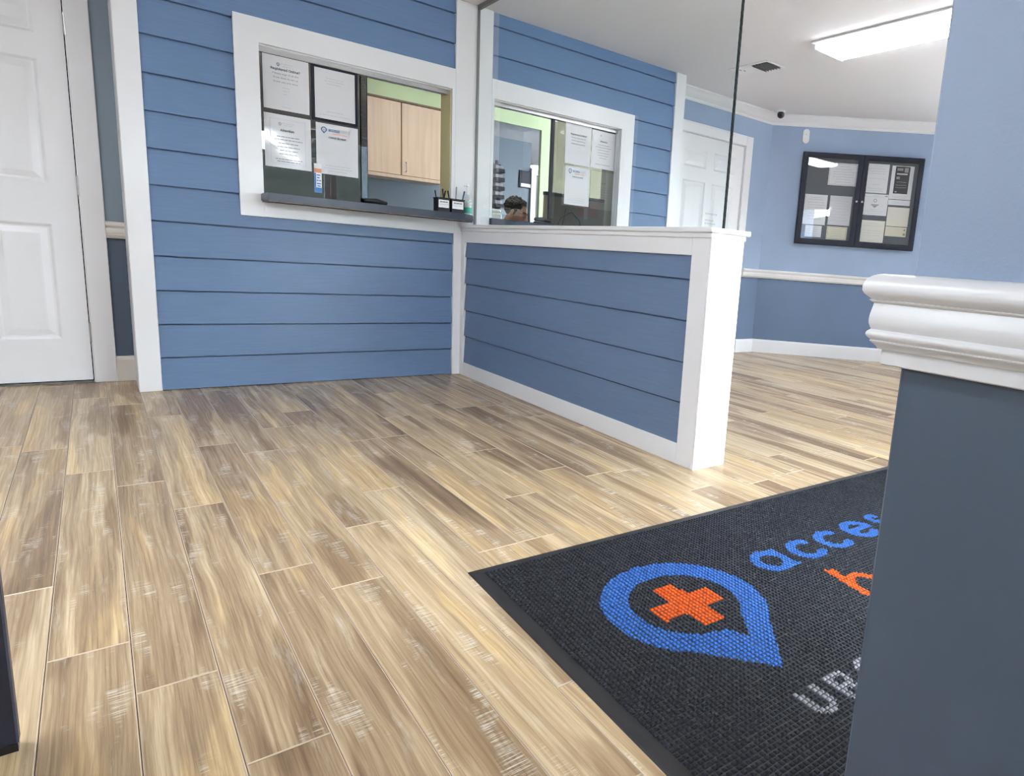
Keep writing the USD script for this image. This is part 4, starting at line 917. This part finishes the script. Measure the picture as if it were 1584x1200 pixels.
LETG = [sg.LineString([(-.874, -3.748), (-.874, -3.790)]+arc(-.848, -3.792, .026, 180, 360, 12)+[(-.822, -3.748)]).buffer(gl_),
      union_all([sg.LineString([(-.772, -3.822), (-.772, -3.750), (-.745, -3.750)]+arc(-.742, -3.769, .019, 90, -90, 8)+[(-.772, -3.788)]).buffer(gl_*.9), sg.LineString([(-.748, -3.788), (-.724, -3.822)]).buffer(gl_)]),
      sg.LineString(arc(-.640, -3.787, .036, 45, 340, 16)+[(-.632, -3.792)]).buffer(gl_)]
from shapely import contains_xy
pitch = 0.0125; nx_ = int((ML-2*bd)/pitch); ny_ = int((MWd-2*bd)/pitch)
ii, jj = np.meshgrid(np.arange(nx_), np.arange(ny_), indexing='ij')
cxm = bd+(ii.ravel()+.5)*pitch; cym = bd+(jj.ravel()+.5)*pitch
wx_ = mo[0]+cxm*ex_[0]-cym*ey_[0]; wy_ = mo[1]+cxm*ex_[1]-cym*ey_[1]
def inside(p): return contains_xy(p, wx_, wy_)
parts_ = [('pin_logo', PIN, PILE_B, 'blue map-pin logo'), ('cross_logo', CROSS, PILE_O, 'orange cross inside the pin')] + [('letter', p, PILE_B, 'blue letter '+c) for p, c in zip(LETB, 'acces')] + [('letter', LETO[0], PILE_O, 'orange letter h')] + [('letter', p, PILE_G, 'grey letter '+c) for p, c in zip(LETG, 'URG')]
def nubs(mask, h=0.0040, gap=.0016):
    idx = np.nonzero(mask)[0]; n = len(idx); r = np.random.default_rng(n)
    jit = r.uniform(-.0006, .0006, (n, 3))
    corners = []
    for s, z in ((.5*pitch-gap, 0.0055), (.5*pitch-gap-.0005, .0055+h*.6), (.5*pitch-gap-.0024, .0055+h)):
        for sx, sy in ((-1, 1), (1, 1), (1, -1), (-1, -1)):
            x = cxm[idx]+sx*s+jit[:, 0]; y = cym[idx]-sy*s*1.0+jit[:, 1]
            q = mo+np.outer(x, ex_)-np.outer(y, ey_)
            corners.append(np.c_[q, np.full(n, z)+(jit[:, 2] if z > .006 else 0)])
    Vn = np.stack(corners, 1).reshape(-1, 3)
    f = np.array(quadring([3, 2, 1, 0], [7, 6, 5, 4])+quadring([7, 6, 5, 4], [11, 10, 9, 8])+[(11, 10, 9), (11, 9, 8)])
    Fn = (f[None]+12*np.arange(n)[:, None, None]).reshape(-1, 3)
    t = trimesh.Trimesh(Vn, Fn, process=False)
    return t
def floorpoly(p, z0=.0060, z1=.0066): return extr(p, z0, z1-z0)
Q = pitch/4
sub = [(-Q, -Q), (Q, -Q), (Q, Q), (-Q, Q)]
owner = np.full((len(cxm), 4), -1)
for q, (dx, dy) in enumerate(sub):
    X = mo[0]+(cxm+dx)*ex_[0]-(cym+dy)*ey_[0]; Y = mo[1]+(cxm+dx)*ex_[1]-(cym+dy)*ey_[1]
    for k, (_, p_, _, _) in enumerate(parts_):
        hit = contains_xy(p_, X, Y) & (owner[:, q] < 0); owner[hit, q] = k
whole = (owner == owner[:, :1]).all(1)
def quarters(k):
    out = []
    for q, (dx, dy) in enumerate(sub):
        idx = np.nonzero(~whole & (owner[:, q] == k))[0]
        if not len(idx): continue
        sx, sy = np.sign(dx), np.sign(dy); rings = []
        for inset, z in ((.0016, .0055), (.0021, .0055+.0040*.6), (.0040, .0095)):
            o = .5*pitch-inset; xa, xb = sorted((0, sx*o)); ya, yb = sorted((0, sy*o))
            for x, y in ((xa, ya), (xb, ya), (xb, yb), (xa, yb)):
                P = mo+np.outer(cxm[idx]+x, ex_)-np.outer(cym[idx]+y, ey_); rings.append(np.c_[P, np.full(len(idx), z)])
        Vn = np.stack(rings, 1).reshape(-1, 3)
        f = np.array(quadring([3, 2, 1, 0], [7, 6, 5, 4])+quadring([7, 6, 5, 4], [11, 10, 9, 8])+[(11, 10, 9), (11, 9, 8)])
        out.append(trimesh.Trimesh(Vn, (f[None]+12*np.arange(len(idx))[:, None, None]).reshape(-1, 3), process=False))
    return out
for k, (nm_, p_, m_, l_) in enumerate(parts_):
    fm.part(nm_, cat(nubs(whole & (owner[:, 0] == k)), *quarters(k)), m_, label=l_)
fm.part('pile', cat(nubs(whole & (owner[:, 0] < 0)), *quarters(-1)), PILE_K, kind='stuff', label='charcoal nubbed pile')

# ------------------------------------------------------------------ navy panel at the left edge of the frame
nv_ = Node('divider_panel', (-2.40, -3.03, 0), label='dark navy standing divider panel at the left edge of the picture', cat='divider')
nv_.part('panel', bx(-2.75, -2.106, -3.048, -3.020, 0.014, 1.0, .003), NAVY)
nv_.part('foot_strip', bx(-2.75, -2.108, -3.046, -3.022, 0.0, 0.014), BLACKP)
nv_.part('foot', bx(-2.72, -2.68, -3.16, -2.91, 0.0005, 0.014), BLACKP)

# ------------------------------------------------------------------ person seated behind the right window
H = np.array((0.918, 0.90, 1.240))                          # head centre
fd = np.array((0.615, -0.79, -0.33)); fd /= np.linalg.norm(fd)
sd = np.cross((0, 0, 1.0), fd); sd /= np.linalg.norm(sd)     # to the person's left
hu = np.cross(fd, sd)
fh = np.array((fd[0], fd[1], 0)); fh /= np.linalg.norm(fh)
def hp(f, s, u): return tuple(H+fd*f+sd*s+hu*u)
def ball(c, r, n=20): return Manifold.sphere(r, n).translate(tuple(c))
def ell(c, rf, rs, ru, n=36):
    A = np.c_[fd*rf, sd*rs, hu*ru, np.array(c)]
    return Manifold.sphere(1.0, n).transform(A)
def hull(*b): return Manifold.batch_hull(list(b))
def smooth(m, L=0.012, it=8):
    q = m.refine_to_length(L).to_mesh(); t = trimesh.Trimesh(q.vert_properties[:, :3], q.tri_verts, process=True)
    trimesh.smoothing.filter_taubin(t, iterations=it); return t
pel = np.array((H[0], H[1], 0.58)) - fh*0.26
chest = np.array((H[0], H[1], 0.96)) - fh*0.17
neck = np.array((H[0], H[1], 1.135)) - fh*0.075
sl, sr = chest+sd*.185+np.array((0, 0, .085)), chest-sd*.185+np.array((0, 0, .085))
desk_z = .762
hl, hr = np.array((H[0], H[1], desk_z+.02))+fh*.24+sd*.12, np.array((H[0], H[1], desk_z+.02))+fh*.22-sd*.14
elb_l, elb_r = chest+sd*.25+fh*.10+np.array((0, 0, -.20)), chest-sd*.25+fh*.10+np.array((0, 0, -.20))
skull = ell(hp(-.018, 0, .028), .098, .077, .090) + hull(ell(hp(.03, 0, -.02), .062, .064, .062), ell(hp(.052, 0, -.085), .028, .034, .022), ell(hp(-.02, 0, -.05), .06, .064, .045))
nose = hull(ball(hp(.084, 0, .012), .008), ball(hp(.110, 0, -.026), .0105), ball(hp(.090, 0.010, -.032), .008), ball(hp(.090, -.010, -.032), .008))
brow = hull(ball(hp(.076, .028, .026), .011), ball(hp(.076, -.028, .026), .011))
ears = None
for s in (1, -1):
    e = hull(ell(hp(-.012, s*.078, .004), .016, .006, .028), ell(hp(-.008, s*.077, -.018), .010, .006, .012)); ears = e if ears is None else ears+e
chin = hull(ball(hp(.066, 0, -.094), .018), ball(hp(.055, 0, -.08), .025))
lips_ = hull(ball(hp(.083, .016, -.062), .006), ball(hp(.083, -.016, -.062), .006), ball(hp(.089, 0, -.062), .007))
nk = hull(ball(np.array(hp(-.028, 0, -.07)), .058), ball(neck, .062)) + hull(ball(neck, .064), ball(chest+np.array((0, 0, .12)), .075))
torso = hull(ball(sl, .062), ball(sr, .062), ball(chest, .11)) + hull(ball(chest+sd*.07, .105), ball(chest-sd*.07, .105), ball(pel+sd*.07, .115), ball(pel-sd*.07, .115))
arms = None
for S, E_, W in ((sl, elb_l, hl), (sr, elb_r, hr)):
    a = hull(ball(S, .052), ball(E_, .042)) + hull(ball(E_, .041), ball(W-fh*.06, .027)); arms = a if arms is None else arms+a
hands = None
for W, s in ((hl, 1), (hr, -1)):
    palm = hull(ball(W-fh*.06, .024), ball(W+sd*.028, .013), ball(W-sd*.028, .013)); hands = palm if hands is None else hands+palm
    for k in range(4):
        o = (k-1.5)*.019; L = (.062, .072, .068, .055)[k if s < 0 else 3-k]
        k1 = W+sd*o+fh*L*.55+np.array((0, 0, .008)); k2 = W+sd*o+fh*L+np.array((0, 0, -.008))
        hands = hands+hull(ball(W+sd*o, .0095, 12), ball(k1, .0088, 12))+hull(ball(k1, .0086, 12), ball(k2, .0075, 12))
    th1 = W-sd*s*.045+fh*.005; hands = hands+hull(ball(W-fh*.045-sd*s*.018, .013, 12), ball(th1, .0105, 12))+hull(ball(th1, .010, 12), ball(th1+fh*.035+sd*s*.012, .0085, 12))
legs = None; feet = []
for s in (1, -1):
    kn_ = pel+fh*.42+sd*s*.10+np.array((0, 0, -.03)); an = kn_-fh*.02+np.array((0, 0, -.46)); an[2] = .09
    L = hull(ball(pel+sd*s*.085, .085), ball(kn_, .058)) + hull(ball(kn_, .056), ball(an, .037)); legs = L if legs is None else legs+L
    feet.append((an, an+fh*.16))
body = torso + nk + skull + nose + brow + ears + chin + arms + hands + legs
pe = Node('person', (pel[0], pel[1], 0), label='person with short dark curly hair and glasses seated behind the right window, looking down', cat='person')
bm = smooth(body, .010, 6)
pe.part('body', bm, SKIN, smooth=True)
sh_ = hull(ball(sl, .072), ball(sr, .072), ball(chest, .122)) + hull(ball(chest+sd*.07, .118), ball(chest-sd*.07, .118), ball(pel+sd*.07, .128), ball(pel-sd*.07, .128)) + hull(ball(neck-np.array((0, 0, .03)), .078), ball(sl, .06), ball(sr, .06))
for S, E_, W in ((sl, elb_l, hl), (sr, elb_r, hr)): sh_ = sh_ + hull(ball(S, .064), ball(E_, .054)) + hull(ball(E_, .052), ball(W-fh*.10, .036))
pe.part('shirt', smooth(sh_, .018, 6), SHIRT, smooth=True)
tr_ = None
for s in (1, -1):
    kn_ = pel+fh*.42+sd*s*.10+np.array((0, 0, -.03)); an = kn_-fh*.02; an[2] = .10
    L = hull(ball(pel+sd*s*.075, .122), ball(kn_, .070)) + hull(ball(kn_, .068), ball(an, .052)); tr_ = L if tr_ is None else tr_+L
pe.part('trousers', smooth(tr_, .02, 6), TROUSER, smooth=True)
for a, b in feet:
    pe.part('shoe', smooth(hull(ball((a[0], a[1], .052), .050), ball((b[0], b[1], .034), .034), ball((a[0], a[1], .03), .03))-Manifold.cube((2, 2, 1), True).translate((a[0], a[1], -.5)), .015, 3), BLACKP, smooth=True)
# hair: cap with wavy lumps, short over the ear, receding from the forehead
hair = ell(hp(-.026, 0, .040), .104, .084, .096)
hair = hair - hull(ell(hp(.110, 0, .012), .050, .10, .085), ell(hp(.085, 0, -.10), .075, .10, .08)) - Manifold.cube((.3, .4, .3)).translate((.020, -.2, -.3+.040)).transform(np.c_[fd, sd, hu, H]) - Manifold.cube((.3, .4, .3)).translate((.050, -.2, -.3+.082)).transform(np.c_[fd, sd, hu, H]) - hull(ball(hp(.0, .085, -.055), .055), ball(hp(.0, -.085, -.055), .055), ball(hp(.04, 0, -.09), .06))
rg = np.random.default_rng(5)
for k in range(150):
    a, b = rg.uniform(-.8, 2.7), rg.uniform(-1.25, 1.25)
    q = (math.cos(b)*math.cos(a+1.57), math.sin(b), math.cos(b)*math.sin(a+1.57))
    c = hp(-.026+.097*q[0], .078*q[1], .042+.090*q[2])
    d_ = np.array(c)-H
    if (d_ @ fd) > .048-.60*max(0, .105-(d_ @ hu)) or (d_ @ hu) < -.03: continue
    hair = hair + ell(c, rg.uniform(.012, .018), rg.uniform(.009, .014), rg.uniform(.010, .015), 12)
for s in (1, -1): hair = hair + hull(ell(hp(.012, s*.071, .03), .014, .010, .022), ell(hp(.006, s*.0745, .005), .010, .006, .026))
pe.part('hair', smooth(hair, .009, 2), HAIR, smooth=True)
gls = None
for s in (1, -1):
    c = np.array(hp(.094, s*.034, .004)); pts = [tuple(c+sd*.024*math.cos(t)+hu*.017*math.sin(t)) for t in np.linspace(0, 2*math.pi, 17)]
    g_ = tube(pts, .0018, 8); gls = g_ if gls is None else gls+g_
    gls = gls + tube([hp(.094, s*.058, .010), hp(.02, s*.076, .014), hp(-.012, s*.081, .010)], .0019, 8)
gls = gls + tube([hp(.094, .010, .008), hp(.097, 0, .010), hp(.094, -.010, .008)], .0018, 8)
pe.part('glasses', gls, plain('dark_red_glasses', (0.10, 0.03, 0.03), 0.3))
for s in (1, -1):
    pe.part('eye', ell(hp(.079, s*.031, .003), .011, .013, .008, 16), EYEW, smooth=True)
    pe.part('eyebrow', hull(ball(hp(.088, s*.018, .026), .0045, 10), ball(hp(.085, s*.034, .031), .0045, 10), ball(hp(.072, s*.050, .025), .0035, 10)), HAIR, smooth=True)
pe.part('lips', lips_, LIPS, smooth=True)
# office chair
ch = Node('office_chair', (pel[0], pel[1], 0), label='black and pale grey office chair the seated person uses', cat='chair')
cs = pel+fh*.06
def slab(c, a, b, z0, z1, r=.02):
    P = []
    for i in (-1, 1):
        for j in (-1, 1):
            for z in (z0, z1): P.append(ball(np.array((c[0], c[1], 0))+fh*i*(a-r)+sd*j*(b-r)+np.array((0, 0, z)), r, 10))
    return hull(*P)
ch.part('seat', slab(cs, .25, .25, .385, .425), BLACKP, smooth=40)
ch.part('backrest', slab(pel-fh*.20, .035, .22, .62, 1.06), CHAIRF, smooth=40)
ch.part('headrest', slab(pel-fh*.19, .035, .14, 1.10, 1.19, .025), CHAIRF, smooth=40)
ch.part('column', tube([(cs[0], cs[1], .09), (cs[0], cs[1], .38)], .028, 12), STEEL)
ch.part('back_bracket', tube([tuple(cs-fh*.2+np.array((0, 0, .38))), tuple(pel-fh*.25+np.array((0, 0, .55))), tuple(pel-fh*.235+np.array((0, 0, 1.12)))], .016, 8), BLACKP)
for k in range(5):
    a = k*2*math.pi/5+.3; e = (cs[0]+.29*math.cos(a), cs[1]+.29*math.sin(a), .075)
    lg = ch.part('leg', tube([(cs[0], cs[1], .10), e], .022, 8, .015), BLACKP)
    lg.sub('caster', ball((e[0], e[1], .030), .0295, 14), BLACKP, smooth=True)
